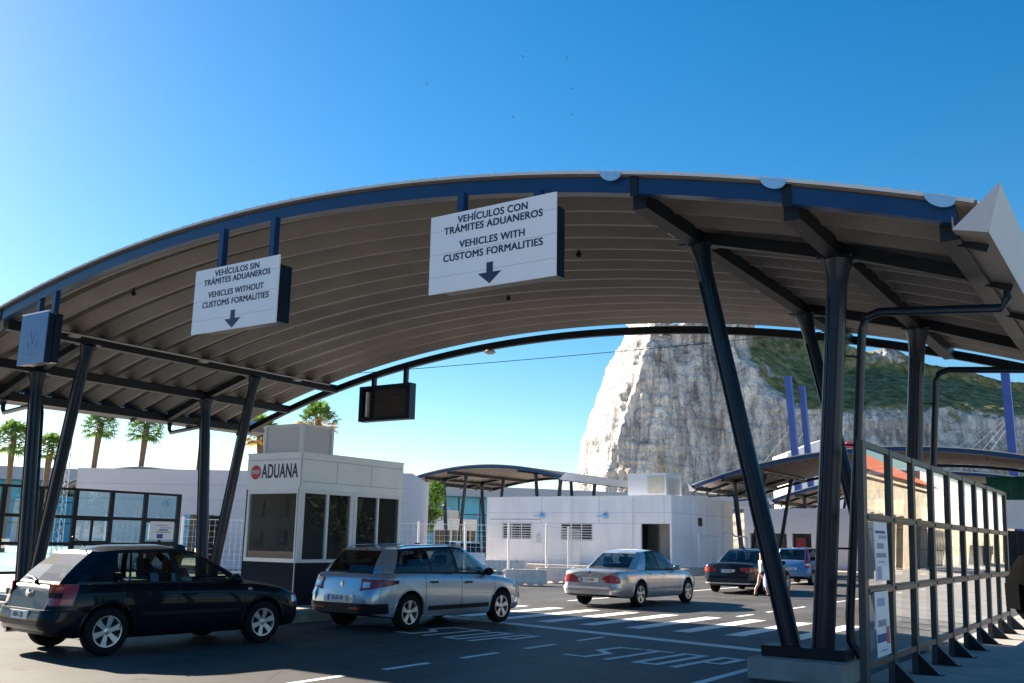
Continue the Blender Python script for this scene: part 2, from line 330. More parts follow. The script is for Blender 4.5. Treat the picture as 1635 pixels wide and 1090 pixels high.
def make_canopy(label, group, half, R, ztop, tA, tB, bA, bB, Y1, posts, detail=True):
    """local frame: x across the span, y along the lanes from the front arch (0) to the rear one"""
    t = thing('vaulted_canopy', label, 'canopy', group=group)
    zc = ztop - R; arc = lambda x, r=R: zc + sqrt(max(0, r * r - x * x))
    per = .72
    prof = []
    ny = int(round((Y1 + .22) / per)); y0 = -.06
    for k in range(ny):
        b0 = y0 + k * per
        for a, d in ((0, -.05), (.014, -.05), (.018, .0), (.07, -.002), (.074, -.055), (.1, -.06), (.17, -.115), (.25, -.20), (.33, -.262), (.40, -.262), (.48, -.20), (.56, -.115), (.63, -.06), (.656, -.055), (.66, -.002), (.712, .0), (.716, -.05)):
            prof.append((b0 + a, d))
    prof.append((y0 + ny * per, -.05)); nx = 56 if detail else 28
    Yend = y0 + ny * per
    P = []
    for y, d in prof:
        row = []
        for i in range(nx + 1):
            x = -half + 2 * half * i / nx; r = R + d; nzx = x / R; nzz = sqrt(1 - nzx * nzx)
            row.append((x + nzx * d * .8, y, arc(x) + nzz * d * .8))
        P.append(row)
    b = MB(); b.grid(P)
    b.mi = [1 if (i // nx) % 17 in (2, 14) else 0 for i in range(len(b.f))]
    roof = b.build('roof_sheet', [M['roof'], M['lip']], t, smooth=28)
    sol = roof.modifiers.new('thick', 'SOLIDIFY'); sol.thickness = .012; sol.offset = 1
    # front and rear arch beams, longitudinal beams, cross beams
    def arch_beam(y, hgt, drop, mat, name):
        bb = MB(); Pn = []
        for i in range(49):
            x = -half + .22 + 2 * (half - .22) * i / 48; zt = arc(x) - drop
            Pn.append([(x, y, zt), (x, y + .14, zt), (x, y + .14, zt - hgt), (x, y, zt - hgt)])
        bb.grid(Pn, closed=True); bb.add(Pn[0], [(0, 1, 2, 3)]); bb.add(Pn[-1], [(3, 2, 1, 0)])
        return bb.build(name, mat, t, smooth=30)
    arch_beam(0, .20, .06, M['blue'], 'front_beam'); arch_beam(Y1, .17, .22, M['beam'], 'rear_beam')
    zA, zB, zE = arc(tA) - .21, arc(tB) - .21, arc(half - .32) - .21
    for s in (-1, 1):
        for x, z, nm in ((tA, zA, 'purlin'), (tB, zB, 'purlin'), (half - .32, zE, 'eave_beam')):
            bb = MB(); bb.box(s * x - .09, s * x + .09, .145, Y1 - .005, z - .2, z)
            bb.box(s * x - .10, s * x + .10, .15, Y1 - .01, z - .212, z - .2005); bb.build(nm, M['beam'], t)
        for y in posts:
            bb = MB(); bb.bar((s * (tA + .09), y, zA - .1), (s * (tB - .09), y, zB - .1), .15, .17); bb.bar((s * (tB + .09), y, zB - .1), (s * (half - .42), y, zE - .1), .15, .17)
            bb.build('cross_beam', M['beam'], t)
        for y in posts:
            for (xb, xt, zt, nm, r) in ((bA, tA, zA - .21, 'raking_column', .125), (bB, tB, zB - .21, 'column', .14)):
                bb = MB(); B0 = Vector((s * xb, y, .28)); T0 = Vector((s * xt, y, zt)); dv = T0 - B0
                bb.tube([B0, B0 + dv * .02, B0 + dv * .93, B0 + dv * .965, T0], [r * 1.02, r, r * .92, r * 1.05, r * 1.4], 18)
                bb.box(s * xt - .22, s * xt + .22, y - .2, y + .2, zt - .0, zt + .024)
                side = Vector((-dv.z, 0, dv.x)).normalized() * (-s)
                for o_ in (-.075, .075): bb.tube([B0 + Vector((0, -r * .93, 0)) + Vector((o_, 0, 0)), B0 + dv * .9 + Vector((o_, -r * .86, 0))], .016, 6)
                bb.build(nm, M['navy'], t, smooth=35)
            bb = MB(); x0, x1 = sorted((s * (bA - .42), s * (bB + .38)))
            bb.box(x0 + .08, x1 - .06, y - .2, y + .22, .251, .38); bb.build('base_plate', M['beam'], t)
            bb = MB(); bb.box(x0, x1, y - .5, y + .55, 0, .25); pl = bb.build('plinth', M['concrete'], t)
            bv = pl.modifiers.new('bevel', 'BEVEL'); bv.width = .018; bv.segments = 2
        # gutter with its tall splayed fascia
        g = half + .0; xe, ze = half - .18, arc(half) - .26
        xe -= .08
        sec = [(xe, ze), (xe + .33, ze - .08), (xe + .335, ze - .066), (xe + .012, ze + .02), (xe + .012, ze + .14), (xe, ze + .14)]
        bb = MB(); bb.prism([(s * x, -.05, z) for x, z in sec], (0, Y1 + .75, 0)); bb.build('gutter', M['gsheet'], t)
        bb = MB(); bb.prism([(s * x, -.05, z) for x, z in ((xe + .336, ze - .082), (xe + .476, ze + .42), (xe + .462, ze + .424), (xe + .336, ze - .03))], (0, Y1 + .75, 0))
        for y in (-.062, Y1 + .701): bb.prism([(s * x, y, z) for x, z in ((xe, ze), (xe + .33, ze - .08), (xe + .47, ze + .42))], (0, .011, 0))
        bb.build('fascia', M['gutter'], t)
        for k in range(6):
            y = .4 + k * (Y1 - .6) / 5; bb = MB(); bb.bar((s * (half - .42), y, zE - .12), (s * (xe + .27), y, ze - .125), .05, .08); bb.build('gutter_bracket', M['beam'], t)
        if detail:
            for y in posts:
                px_ = s * (bB + .02); top = ze - .06
                bb = MB(); xo = xe + .2; yy = y + .32
                xc = lerp(bB, tB, .86) + .24; zc_ = lerp(.28, zB - .2, .86)
                pts = [(s * xo, yy, top), (s * xo, yy, top - .16), (s * (xo - .08), yy, top - .27), (s * (xc + .22), yy, zc_ + .02), (s * (xc + .05), yy, zc_ - .04), (s * (xc), yy, zc_ - .2),
                       (s * (lerp(bB, tB, .06) + .24), yy, .75), (s * (bB + .26), yy, .45), (s * (bB + .36), yy, .3), (s * (bB + .36), yy, .255)]
                bb.tube(pts, .055, 12); bb.tube([(s * xo, yy, top + .02), (s * xo, yy, top - .06)], .07, 12)
                for f in (.25, .5, .72): bb.tube([(s * (lerp(bB, tB, f) + .1), yy - .2, lerp(.28, zB, f)), (s * (lerp(bB, tB, f) + .24), yy, lerp(.28, zB, f))], .014, 6)
                bb.build('drain_pipe', M['navy'], t, smooth=40)
    if detail:
        # hangers of the front beam over each purlin, seam clips on the front edge, pale closure caps
        for x in (-tB, -tA, tA, tB):
            bb = MB(); bb.prism([(x - .05, -.02, arc(x) - .30), (x + .05, -.02, arc(x) - .30), (x + .05, -.02, arc(x) - .03), (x - .05, -.02, arc(x) - .03)], (0, .017, 0)); bb.build('beam_strap', M['beam'], t)
        # crimped edge flashing along the front of the sheet
        Pn = []
        n = int(half * 2 / .27)
        for k in range(n):
            for dx, up in ((0, 0), (.235, 0), (.24, .014), (.262, .014), (.267, 0)):
                x = -half + .06 + k * .27 + dx; z = arc(x); Pn.append([(x, y0 - .012, z - .028), (x, y0 - .012, z + .014 + up), (x, y0 + .03, z + .016 + up), (x, y0 + .03, z + .0125)])
        bb = MB(); bb.grid(Pn); bb.build('edge_flashing', M['flash'], t)
        for x in (7.05, 9.15, 10.9):
            bb = MB(); pl = [(x - .16, y0 - .03, arc(x - .16) - .005)]
            for k in range(9): a = pi * k / 8; xx = x - .15 * cos(a); pl.append((xx, y0 - .03, arc(xx) - .015 - .11 * sin(a)))
            pl.append((x + .16, y0 - .03, arc(x + .16) - .005)); bb.prism(pl, (0, .02, 0)); bb.build('closure_cap', M['cap'], t)
        for s in (-1, 1):
            bb = MB(); x = s * (tA - .16); z = zA - .05; bb.tube([(x, .4, z), (x, Y1 - .4, z)], .022, 8); bb.build('conduit', M['gutter'], t, smooth=40)
            for y in (1.6, 5.1, 8.3):
                bb = MB(); bb.box(x - .07, x + .07, y - .11, y + .11, z - .075, z - .023); bb.build('junction_box', M['gutter'], t)
        # small fittings under the vault
        for x, y in ((-2.9, 2.6), (-4.6, 1.2), (1.2, 6.3), (4.6, 3.4)):
            bb = MB(); z = arc(x) - .24; bb.lathe([(0, .03), (.045, .03), (.05, 0), (.04, -.05), (0, -.06)], 12, 'z', (x, y, z)); bb.box(x - .012, x + .012, y - .012, y + .012, z + .03, z + .1)
            bb.build('smoke_detector', M['blackp'], t, smooth=40)
        for x in (-1.9, 3.1):
            bb = MB(); z = arc(x) - .41; bb.lathe([(0, .0), (.12, .0), (.16, -.05), (.1, -.09), (0, -.1)], 16, 'z', (x, Y1 + .07, z)); bb.build('downlight', M['gutter'], t, smooth=40)
    return t
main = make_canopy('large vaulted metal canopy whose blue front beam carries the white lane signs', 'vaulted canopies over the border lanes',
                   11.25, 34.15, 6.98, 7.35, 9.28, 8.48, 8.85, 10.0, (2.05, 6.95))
main.location = (-12.53, 10.45, 0)
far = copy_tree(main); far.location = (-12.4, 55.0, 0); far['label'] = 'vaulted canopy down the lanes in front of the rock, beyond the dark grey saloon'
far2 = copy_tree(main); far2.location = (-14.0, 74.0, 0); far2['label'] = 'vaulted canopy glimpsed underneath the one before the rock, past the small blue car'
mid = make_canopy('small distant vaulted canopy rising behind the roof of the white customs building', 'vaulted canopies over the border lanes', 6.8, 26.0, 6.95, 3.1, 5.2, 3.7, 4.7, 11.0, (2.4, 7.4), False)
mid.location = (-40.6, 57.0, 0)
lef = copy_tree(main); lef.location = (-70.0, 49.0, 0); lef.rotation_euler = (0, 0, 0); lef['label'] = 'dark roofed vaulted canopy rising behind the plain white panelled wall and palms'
# ---------------------------------------------------------------- hanging signs
def hanging_sign(name, label, x0, x1, z0, z1, y, lines, group):
    t = thing(name, label, 'sign', ((x0 + x1) / 2, y, (z0 + z1) / 2), 0, group)
    W, H = (x1 - x0) / 2, (z1 - z0) / 2
    b = MB(); b.box(-W, W, -.012, .012, -H, H); b.build('face_panel', M['signw'], t)
    for zz in (-.33, .0, .33):
        b = MB(); b.box(-W + .004, W - .004, -.0135, -.0121, zz * 1.0 - .003, zz + .003); b.build('panel_joint', M['gutter'], t)
    b = MB(); b.box(-W + .12, W - .08, .06, .34, -H + .05, H - .12)
    for x in (-W + .2, W - .2): b.box(x - .03, x + .03, .012, .06, -H + .02, H - .14)
    for z in (-.3, 0, .3): b.box(W - .08, W - .055, .02, .08, z - .012, z + .012)
    b.build('housing', M['navy'], t)
    for x in (-W * .62, W * .62):
        xw = (x0 + x1) / 2 + x; zt = 7.08 - 34.15 + sqrt(34.15 ** 2 - (xw + 12.53) ** 2) - .355
        b = MB(); b.box(x - .055, x + .055, .14, .25, H - .12, zt - (z0 + z1) / 2); b.build('hanger', M['blue'], t)
    for (s, wf), z in zip(lines, (.80, .555, .155, -.145)): text('lettering', s, .142, M['signb'], t, (.02, -.0125, z * H), (pi / 2, 0, 0), bold=.0042, depth=.003, width=wf * 2 * W)
    b = MB(); b.prism([(x, -.017, z - .0) for x, z in ((-.052, -.235), (.052, -.235), (.052, -.375), (.19, -.375), (0, -.53), (-.19, -.375), (-.052, -.375))], (0, .0045, 0)); b.build('arrow', M['signb'], t)
    return t
hanging_sign('lane_sign', 'white lane sign reading VEHICLES WITH CUSTOMS FORMALITIES, hanging under the blue beam', -8.23, -6.17, 4.925, 6.05, 10.2,
    [('VEH\u00cdCULOS CON', .56), ('TR\u00c1MITES ADUANEROS', .785), ('VEHICLES WITH', .52), ('CUSTOMS FORMALITIES', .79)], 'white lane signs hanging from the blue beam')
hanging_sign('lane_sign', 'white lane sign reading VEHICLES WITHOUT CUSTOMS FORMALITIES, hanging under the blue beam', -13.29, -11.27, 4.88, 5.98, 10.2,
    [('VEH\u00cdCULOS SIN', .53), ('TR\u00c1MITES ADUANEROS', .79), ('VEHICLES WITHOUT', .66), ('CUSTOMS FORMALITIES', .79)], 'white lane signs hanging from the blue beam')
t = thing('light_box', 'small blue box sign with a faded mark hanging from the blue beam', 'sign', (-18.25, 10.3, 5.34))
b = MB(); b.box(-.46, .46, -.02, .0, -.51, .50); M['boxface'] = pmat('faded_blue_face', (.03, .12, .30), .35, var=.12, scale=5); b.build('face_panel', M['boxface'], t)
b = MB(); b.box(-.44, .44, .012, .13, -.5, .48); b.box(-.44, .44, .15, .3, -.48, .50); b.build('housing', M['navy'], t)
b = MB(); b.box(-.46, .46, -.022, .02, .5005, .53); b.build('top_trim', M['signw'], t)
b = MB(); M['fademark'] = pmat('faded_mark', (.035, .085, .24), .4, var=.1)
for s in (-1, 1): b.bar((s * .09, -.0215, .16), (0, -.0215, -.1), .035, .002, (0, 1, 0)); b.bar((s * .17, -.0215, -.05), (s * .10, -.0215, -.22), .05, .002, (0, 1, 0))
b.bar((-.2, -.0215, -.31), (.2, -.0215, -.31), .03, .002, (0, 1, 0)); b.build('faded_mark', M['fademark'], t)
for x in (-.25, .28):
    xw = -18.25 + x; zt = 7.08 - 34.15 + sqrt(34.15 ** 2 - (xw + 12.53) ** 2) - .355
    b = MB(); b.box(x - .05, x + .05, .16, .26, .46, zt - 5.34); b.build('hanger', M['blue'], t)
t = thing('display_board', 'unlit dark louvred display board hanging under the far arch beam', 'display board', (-17.88, 20.45, 5.33))
b = MB()
for x0, x1, z0, z1 in ((-.93, -.8, -.5, .5), (.78, .93, -.5, .5), (-.8, .78, .4, .5), (-.8, .78, -.5, -.41)): b.box(x0, x1, -.13, .13, z0, z1)
b.box(-.8, .78, .08, .128, -.41, .4); b.build('frame', M['navy'], t)
M['screen'] = pmat('unlit_screen', (.035, .037, .038), .35, var=.15)
b = MB(); b.box(-.42, .74, -.02, .078, -.4, .39)
for k in range(6): b.box(-.42, .74, -.045, -.0205, -.36 + k * .125, -.30 + k * .125)
b.build('screen', M['screen'], t)
b = MB(); b.box(-.74, -.68, -.06, .05, -.36, .35); b.build('lamp_strip', M['signw'], t)
b = MB()
for k in range(5): b.lathe([(0, 0), (.035, 0), (.035, .05), (0, .05)], 10, 'y', (-.55, -.05, -.32 + k * .16))
b.build('bolt_head', M['screen'], t)
for x in (-.55, .62):
    xw = -17.88 + x; zt = 7.08 - 34.15 + sqrt(34.15 ** 2 - (xw + 12.53) ** 2) - .415
    b = MB(); b.box(x - .055, x + .055, .0, .11, .5, zt - 5.33); b.build('hanger', M['navy'], t)
# ---------------------------------------------------------------- glazed wind screens
def screen(name, label, x, ys, zs, lean, flip, glassm, mat, feet, doors=()):
    """glazed fence along y: posts at ys, rails at zs; lean tips the top sideways"""
    t = thing(name, label, 'glass screen', (x, ys[0], 0))
    top = zs[-1]; X = lambda z: lean * (z - top)
    L = [y - ys[0] for y in ys]; s = 1 if not flip else -1
    for i, y in enumerate(L):
        b = MB(); wd = .16 if i == 0 else .13
        b.bar((X(.02) , y, .02 if feet else 0.14), (X(top), y, top), .075, wd, (0, 1, 0)); b.build('post', mat, t)
        if feet and i > 0:
            b = MB(); xb = X(.0); b.prism([(xb + s * .05, y - .06, .012), (xb + s * .30, y - .06, .012), (xb + s * .26, y - .06, .05), (xb + s * .05, y - .06, .26)], (0, .12, 0))
            b.box(xb - .12, xb + .33, y - .11, y + .11, .0065, .012); b.build('foot', M['beam'], t)
    for i in range(len(L) - 1):
        a, c = L[i] + .065, L[i + 1] - .065
        if i == 0: a += .015
        b = MB()
        for k, z in enumerate(zs):
            h = .07 if k in (0, len(zs) - 1) else .085
            b = MB(); b.bar((X(z - h / 2), a, z - h / 2), (X(z - h / 2), c, z - h / 2), .06, h)
            if feet and 0 < k < len(zs) - 1: b.bar((X(z - h / 2) + s * .038, a, z - h / 2), (X(z - h / 2) + s * .038, c, z - h / 2), .022, h * .5)
            b.build('rail', mat, t)
        if i in doors:
            z0, z1 = zs[1], zs[2]; m_ = (a + c) / 2; b = MB(); b.bar((X(z0), m_, z0), (X(z1 - .08), m_, z1 - .08), .05, .06, (0, 1, 0))
            for zz in (z0 + .02, z1 - .1): b.bar((X(zz), a, zz), (X(zz), c, zz), .05, .05)
            b.build('sash', mat, t)
        for k in range(len(zs) - 1):
            z0, z1 = zs[k] , zs[k + 1] - .08
            b = MB(); v = [(X(z0), a, z0), (X(z0), c, z0), (X(z1), c, z1), (X(z1), a, z1)]
            b.add(v, [(0, 1, 2, 3)]); b.build('glass_pane', glassm, t)
    return t
M['screenm'] = pmat('screen_frame_grey', (.045, .054, .056), .42, var=.15, scale=3, spec=.3)
fen = screen('glass_screen', 'tall grey framed glass screen on braced feet beside the concrete plinth', -2.80, [11.35 + 1.29 * k for k in range(10)], [.36, 1.17, 1.98, 2.79], .035, False, M['fglass'], M['screenm'], True)
lfs = screen('glass_screen', 'dark framed glass screen standing behind the near black hatchback', -24.6, [12.4, 13.6, 14.6, 15.6, 16.7, 17.8, 18.95], [.62, 1.36, 2.07, 2.80], 0, True, M['lglass'], M['beam'], False, (3, 5))
# notices behind the glass
def notice(name, label, cat, loc, w_, h_, items, parent_rot):
    t = thing(name, label, cat, loc, parent_rot)
    b = MB(); b.box(-w_ / 2, w_ / 2, -.004, .004, -h_ / 2, h_ / 2); b.build('sheet', M['plate'], t)
    for nm, x0, x1, z0, z1, m in items:
        b = MB(); b.box(x0, x1, -.0065, -.0042, z0, z1); b.build(nm, m, t)
    return t
M['inkgrey'] = pmat('print_grey', (.28, .28, .33), .6, var=.15, scale=40); M['inkblue'] = pmat('print_blue', (.02, .05, .25), .6, var=.15, scale=20)
M['inklilac'] = pmat('print_lilac', (.38, .38, .55), .6, var=.15, scale=40)
notice('notice', 'white upper notice with grey print behind the first pane of the braced screen', 'notice', (-2.765, 11.86, 1.56), .62, .66,
    [('print', -.26, .2, .20, .23, M['inkblue']), ('print', -.12, .26, .14, .18, M['inklilac']), ('print', -.2, .1, .03, .09, M['inkgrey']), ('print', -.26, .2, -.07, -.02, M['inkgrey']), ('print', -.2, .12, -.13, -.11, M['inklilac']), ('print', -.26, -.08, -.31, -.17, M['inklilac']), ('print', -.02, .24, -.31, -.17, M['signw'])], pi / 2)
notice('notice', 'white lower notice with navy stripe and red tab behind the braced screen', 'notice', (-2.79, 11.84, .76), .62, .70,
    [('print', -.22, .12, .19, .28, M['inklilac']), ('print', -.22, .14, -.03, .04, M['inkgrey']), ('stripe', -.3, .12, -.2, -.11, M['inkblue']), ('tab', .13, .27, -.23, -.04, M['red']), ('print', -.18, .12, -.3, -.28, M['inklilac'])], pi / 2)
notice('notice', 'white poster with blue square on the glass screen behind the hatchback', 'notice', (-24.56, 18.4, 1.72), .82, .52,
    [('print', -.2, .2, .14, .16, M['inkgrey']), ('print', -.05, .37, .07, .09, M['inkgrey']), ('print', -.1, .2, .0, .035, M['inkblue']), ('print', -.2, .3, -.06, -.03, M['inkgrey']), ('square', -.16, .05, -.23, -.10, M['plateb'])], pi / 2)
# ---------------------------------------------------------------- customs booth
M['boothb'] = pmat('booth_navy_panel', (.006, .013, .028), .5, var=.15, scale=2, spec=.1)
M['acw'] = pmat('air_unit_white', (.62, .62, .64), .5, var=.05, scale=2, bump=.15, bscale=3, stretch=(.2, .2, 14))
M['curtain'] = pmat('pale_curtain', (.50, .46, .38), .9, var=.25, scale=5, stretch=(9, 9, .4))
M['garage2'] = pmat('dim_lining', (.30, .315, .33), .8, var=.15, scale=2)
def make_booth(label, sign):
    t = thing('customs_booth', label, 'booth', (-15.3, 14.85, .2), 0, 'customs booths with a roof unit')
    W, L, H = 1.67, 3.35, 3.18; zb, zt = .87, 2.42
    b = MB(); b.box(-W, 0, 0, L, 0, zb); b.build('base_panel', M['boothb'], t)
    b = MB(); b.box(-W - .01, .01, -.01, L + .01, zt, H)
    b.build('fascia', M['white'], t)
    b = MB()
    for y in (1.08, 2.22): b.box(.0102, .0125, y - .006, y + .006, zt + .16, H - .13)
    b.box(.0102, .0125, .06, L - .05, H - .135, H - .125); b.box(.0102, .0125, .06, L - .05, zt + .15, zt + .16); b.box(-W + .03, -.03, -.0125, -.0102, H - .135, H - .125)
    b.build('panel_joint', M['inkgrey'], t)
    b = MB(); b.box(-W - .02, .02, -.02, L + .02, H, H + .03); b.build('roof', M['whiteb'], t)
    b = MB(); b.box(-W, 0, L - .04, L, zb, zt); b.box(-W, -W + .04, 0, L - .04, zb, zt); b.build('wall', M['white'], t)
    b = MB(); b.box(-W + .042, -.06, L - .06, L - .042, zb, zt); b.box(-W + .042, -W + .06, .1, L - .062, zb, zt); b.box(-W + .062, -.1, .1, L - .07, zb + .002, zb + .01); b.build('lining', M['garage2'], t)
    fr = MB()
    for x in (-W + .045, -.05): fr.box(x - .05, x + .05, .0, .09, zb, zt)
    fr.box(-W + .095, -.10, 0, .08, zb, zb + .08); fr.box(-W + .095, -.10, 0, .08, zt - .1, zt)
    w1 = fr.build('window', M['whiteb'], t)
    g = MB(); g.add([(-W + .095, .035, zb + .08), (-.10, .035, zb + .08), (-.10, .035, zt - .1), (-W + .095, .035, zt - .1)], [(0, 1, 2, 3)]); g.build('pane', M['bglass'], w1)
    for y0, y1 in ((.10, 1.62), (1.74, L - .06)):
        fr = MB()
        for y in (y0, y1): fr.box(-.09, .004, y - .05, y + .05, zb, zt)
        ym = (y0 + y1) / 2; fr.box(-.07, -.004, ym - .03, ym + .03, zb + .07, zt - .09)
        fr.box(-.08, .002, y0 + .05, y1 - .05, zb, zb + .07); fr.box(-.08, .002, y0 + .05, y1 - .05, zt - .09, zt)
        w2 = fr.build('window', M['whiteb'], t)
        g = MB()
        for xx, ya, yb in ((-.045, y0 + .05, ym - .03), (-.025, ym + .03, y1 - .05)): g.add([(xx, ya, zb + .07), (xx, yb, zb + .07), (xx, yb, zt - .09), (xx, ya, zt - .09)], [(0, 1, 2, 3)])
        g.build('pane', M['bglass'], w2)
    b = MB(); b.box(-.085, -.01, 1.665, 1.695, zb, zt); b.build('door_post', M['whiteb'], t)
    b = MB(); P = []
    for i in range(24): P.append([(-.35 + .02 * sin(i * 1.3), 1.9 + i * .022, zt - .12), (-.42 + .05 * sin(i * 1.3), 1.9 + .6 * (i * .022), zb + .6), (-.38 + .03 * sin(i), 1.9 + .9 * i * .022, zb + .05)])
    b.grid(P); b.build('curtain', M['curtain'], t, smooth=40)
    b = MB(); b.box(-W + .1, -.45, .5, 1.1, zb - .0 + .002, zb + .05); b.box(-W + .3, -W + .85, .7, .76, zb + .12, zb + .5); b.box(-W + .5, -W + .62, .72, .76, zb + .05, zb + .12); b.build('desk', M['inkgrey'], t)
    b = MB(); b.box(-1.24, -.12, .07, .98, H + .03, H + .63); b.build('roof_unit', M['acw'], t)
    for x in (-1.24, -.12):
        for y in (.07, .98): b = MB(); b.box(x - .035, x + .035, y - .035, y + .035, H + .03, H + .65); b.build('corner_post', M['whiteb'], t)
    for q in ((-1.204, -.156, .036, .104), (-1.204, -.156, .946, 1.014), (-.154, -.086, .106, .944), (-1.274, -1.206, .106, .944)):
        b = MB(); b.box(*q, H + .60, H + .645); b.build('unit_frame', M['whiteb'], t)
    b = MB(); b.tube([(.02, -.02, H - .02), (.02, -.02, H - .62), (.03, -.03, H - .7), (-.0, -.05, H - .78), (.0, -.04, .02)], .014, 8); b.build('cable', M['gutter'], t, smooth=40)
    if sign:
        d = MB(); d.lathe([(0, -.004), (.155, -.004), (.155, .004), (0, .004)], 28, 'y', (-1.40, -.0155, zt + .37)); disc = d.build('stop_disc', M['red'], t, smooth=30)
        text('lettering', 'STOP', .115, M['plate'], disc, (-1.40, -.0205, zt + .37), (pi / 2, 0, 0), .005, .002, .85)
        text('lettering', 'ADUANA', .43, M['signb'], t, (-.655, -.0105, zt + .37), (pi / 2, 0, 0), .012, .003, width=1.13)
    return t
booth = make_booth('white customs booth reading ADUANA with navy base, between the two front cars', True)
bt2 = make_booth('small plain white customs booth far off by the leafy tree, without lettering', False); bt2.location = (-45.6, 60.2, 0)

# ---------------------------------------------------------------- long white customs building
t = thing('customs_building', 'long low white panelled building with barred windows and open garage before the rock', 'building', (-35.12, 50.0, .32)); t.scale = (.8, .8, .8)
LX, DY, HZ = 15.55, 11.5, 4.86; d0, d1, dh = 13.2, 15.4, 2.95
wn = [(1.5, 4.15, 1.78, 2.93), (6.7, 9.35, 1.75, 2.93)]
b = MB()
xs = [0] + [v for w_ in wn for v in w_[:2]] + [d0, d1, LX]
def wallrow(x0, x1, z0, z1): b.box(x0, x1, 0, .2, z0, z1)
wallrow(0, LX, 2.95, HZ); wallrow(0, wn[0][0], 0, 2.95); wallrow(wn[0][1], wn[1][0], 0, 2.95); wallrow(wn[1][1], d0, 0, 2.95); wallrow(d1, LX, 0, 2.95)
for x0, x1, z0, z1 in wn: wallrow(x0, x1, 0, z0); wallrow(x0, x1, z1, 2.95)
b.box(LX - .2, LX, .2, DY, 0, HZ); b.box(0, .2, .2, DY, 0, HZ); b.box(.2, LX - .2, DY - .2, DY, 0, HZ); b.box(.2, LX - .2, .2, DY - .2, HZ - .5, HZ - .3)
b.build('wall', M['wall'], t)
b = MB(); b.box(-.04, LX + .04, -.04, .24, HZ, HZ + .06); b.box(LX - .24, LX + .04, .24, DY, HZ, HZ + .06); b.build('parapet', M['whiteb'], t)
b = MB()
for x in (5.0, 9.9, 15.0): b.box(x - .012, x + .012, -.006, -.0, 2.96, HZ - .02)
b.box(0, LX, -.006, 0, 3.70, 3.72); b.box(0, LX, -.0065, 0, 2.935, 2.955)
b.box(LX, LX + .006, 0.2, DY, 3.70, 3.72)
for y in (3.2, 6.4, 9.3): b.box(LX, LX + .0065, y - .012, y + .012, .1, HZ)
b.build('panel_joint', M['inklilac'], t)
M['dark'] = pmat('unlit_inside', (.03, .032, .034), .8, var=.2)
for x0, x1, z0, z1 in wn:
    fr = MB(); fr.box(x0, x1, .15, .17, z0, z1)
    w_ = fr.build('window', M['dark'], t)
    fr = MB()
    for k in range(7): z = z0 + .06 + k * (z1 - z0 - .1) / 6; fr.box(x0 - .05, x1 + .05, -.03, .0, z - .022, z + .022)
    for k in range(4): x = x0 + k * (x1 - x0) / 3; fr.box(x - .035, x + .035, -.05, -.031, z0 - .05, z1 + .05)
    fr.build('grille', M['whiteb'], w_)
M['garage'] = pmat('garage_grey', (.36, .34, .32), .8, var=.06, scale=1)
b = MB(); b.box(d0 + .75, d1, 1.4, 1.5, 0, 2.95); b.box(d0, d0 + .745, 1.2, 1.3, 0, 2.95); g = b.build('garage_door', M['garage'], t)
b = MB(); b.box(d0 + .02, d0 + .74, 1.1, 1.19, 0, 2.95); b.build('side_leaf', M['dark'], g)
for x in (5.1, 10.45):
    b = MB(); b.lathe([(0, .0), (.2, .0), (.22, -.12), (.12, -.22), (0, -.24)], 16, 'y', (x, -.0, 3.47)); b.bar((x - .75, -.03, 3.45), (x - .1, -.1, 3.47), .03, .05); b.build('wall_lamp', M['cap'], t, smooth=40)
b = MB(); b.box(LX + .002, LX + .03, 4.6, 5.3, 2.9, 3.5); b.build('wall_plate', M['blackp'], t)
b = MB(); b.box(11.6, 14.6, 1.2, 3.9, HZ - .3, 6.55); b.build('roof_unit', M['acw'], t)
b = MB(); b.box(14.605, 14.64, 1.5, 3.6, 5.1, 6.2); b.box(13.2, 14.45, 1.16, 1.199, 5.1, 6.3); b.build('roof_grille', M['curtain'], t)
for x in (7.6, 12.6):
    b = MB(); b.tube([(x, -.06, HZ - .05), (x, -.06, .1)], .05, 8); b.build('downpipe', M['whiteb'], t, smooth=40)
b = MB(); b.tube([(.3, -.025, 3.2), (4.9, -.025, 3.2), (4.95, -.025, 3.4)], .018, 6); b.build('conduit', M['gutter'], t)
b = MB(); b.box(4.6, 4.95, -.12, -.0, 1.5, 2.1); b.build('meter_box', M['acw'], t)
# white gate leaf beside the building
t = thing('white_gate', 'white tubular gate leaf with bowed top standing against the end wall of the white building', 'gate', (-21.5, 50.9, .006), radians(78)); t.scale = (.8, .8, .86)
b = MB(); p0 = [(0, 0, 0), (0, 0, 2.55), (.35, 0, 2.42), (2.9, 0, 2.42), (3.3, 0, 2.6), (4.2, 0, 2.6), (4.5, 0, 2.42), (5.9, 0, 2.42), (6.1, 0, 2.3), (6.1, 0, 0)]
b.tube(p0, .055, 8); b.tube([(3.05, 0, 0), (3.05, 0, 2.42)], .045, 8)
for k in range(1, 24): b.tube([(.25 * k, 0, .15), (.25 * k, 0, 2.4)], .012, 5)
b.tube([(0, 0, .15), (6.1, 0, .15)], .03, 6); b.build('gate_frame', M['whiteb'], t, smooth=40)

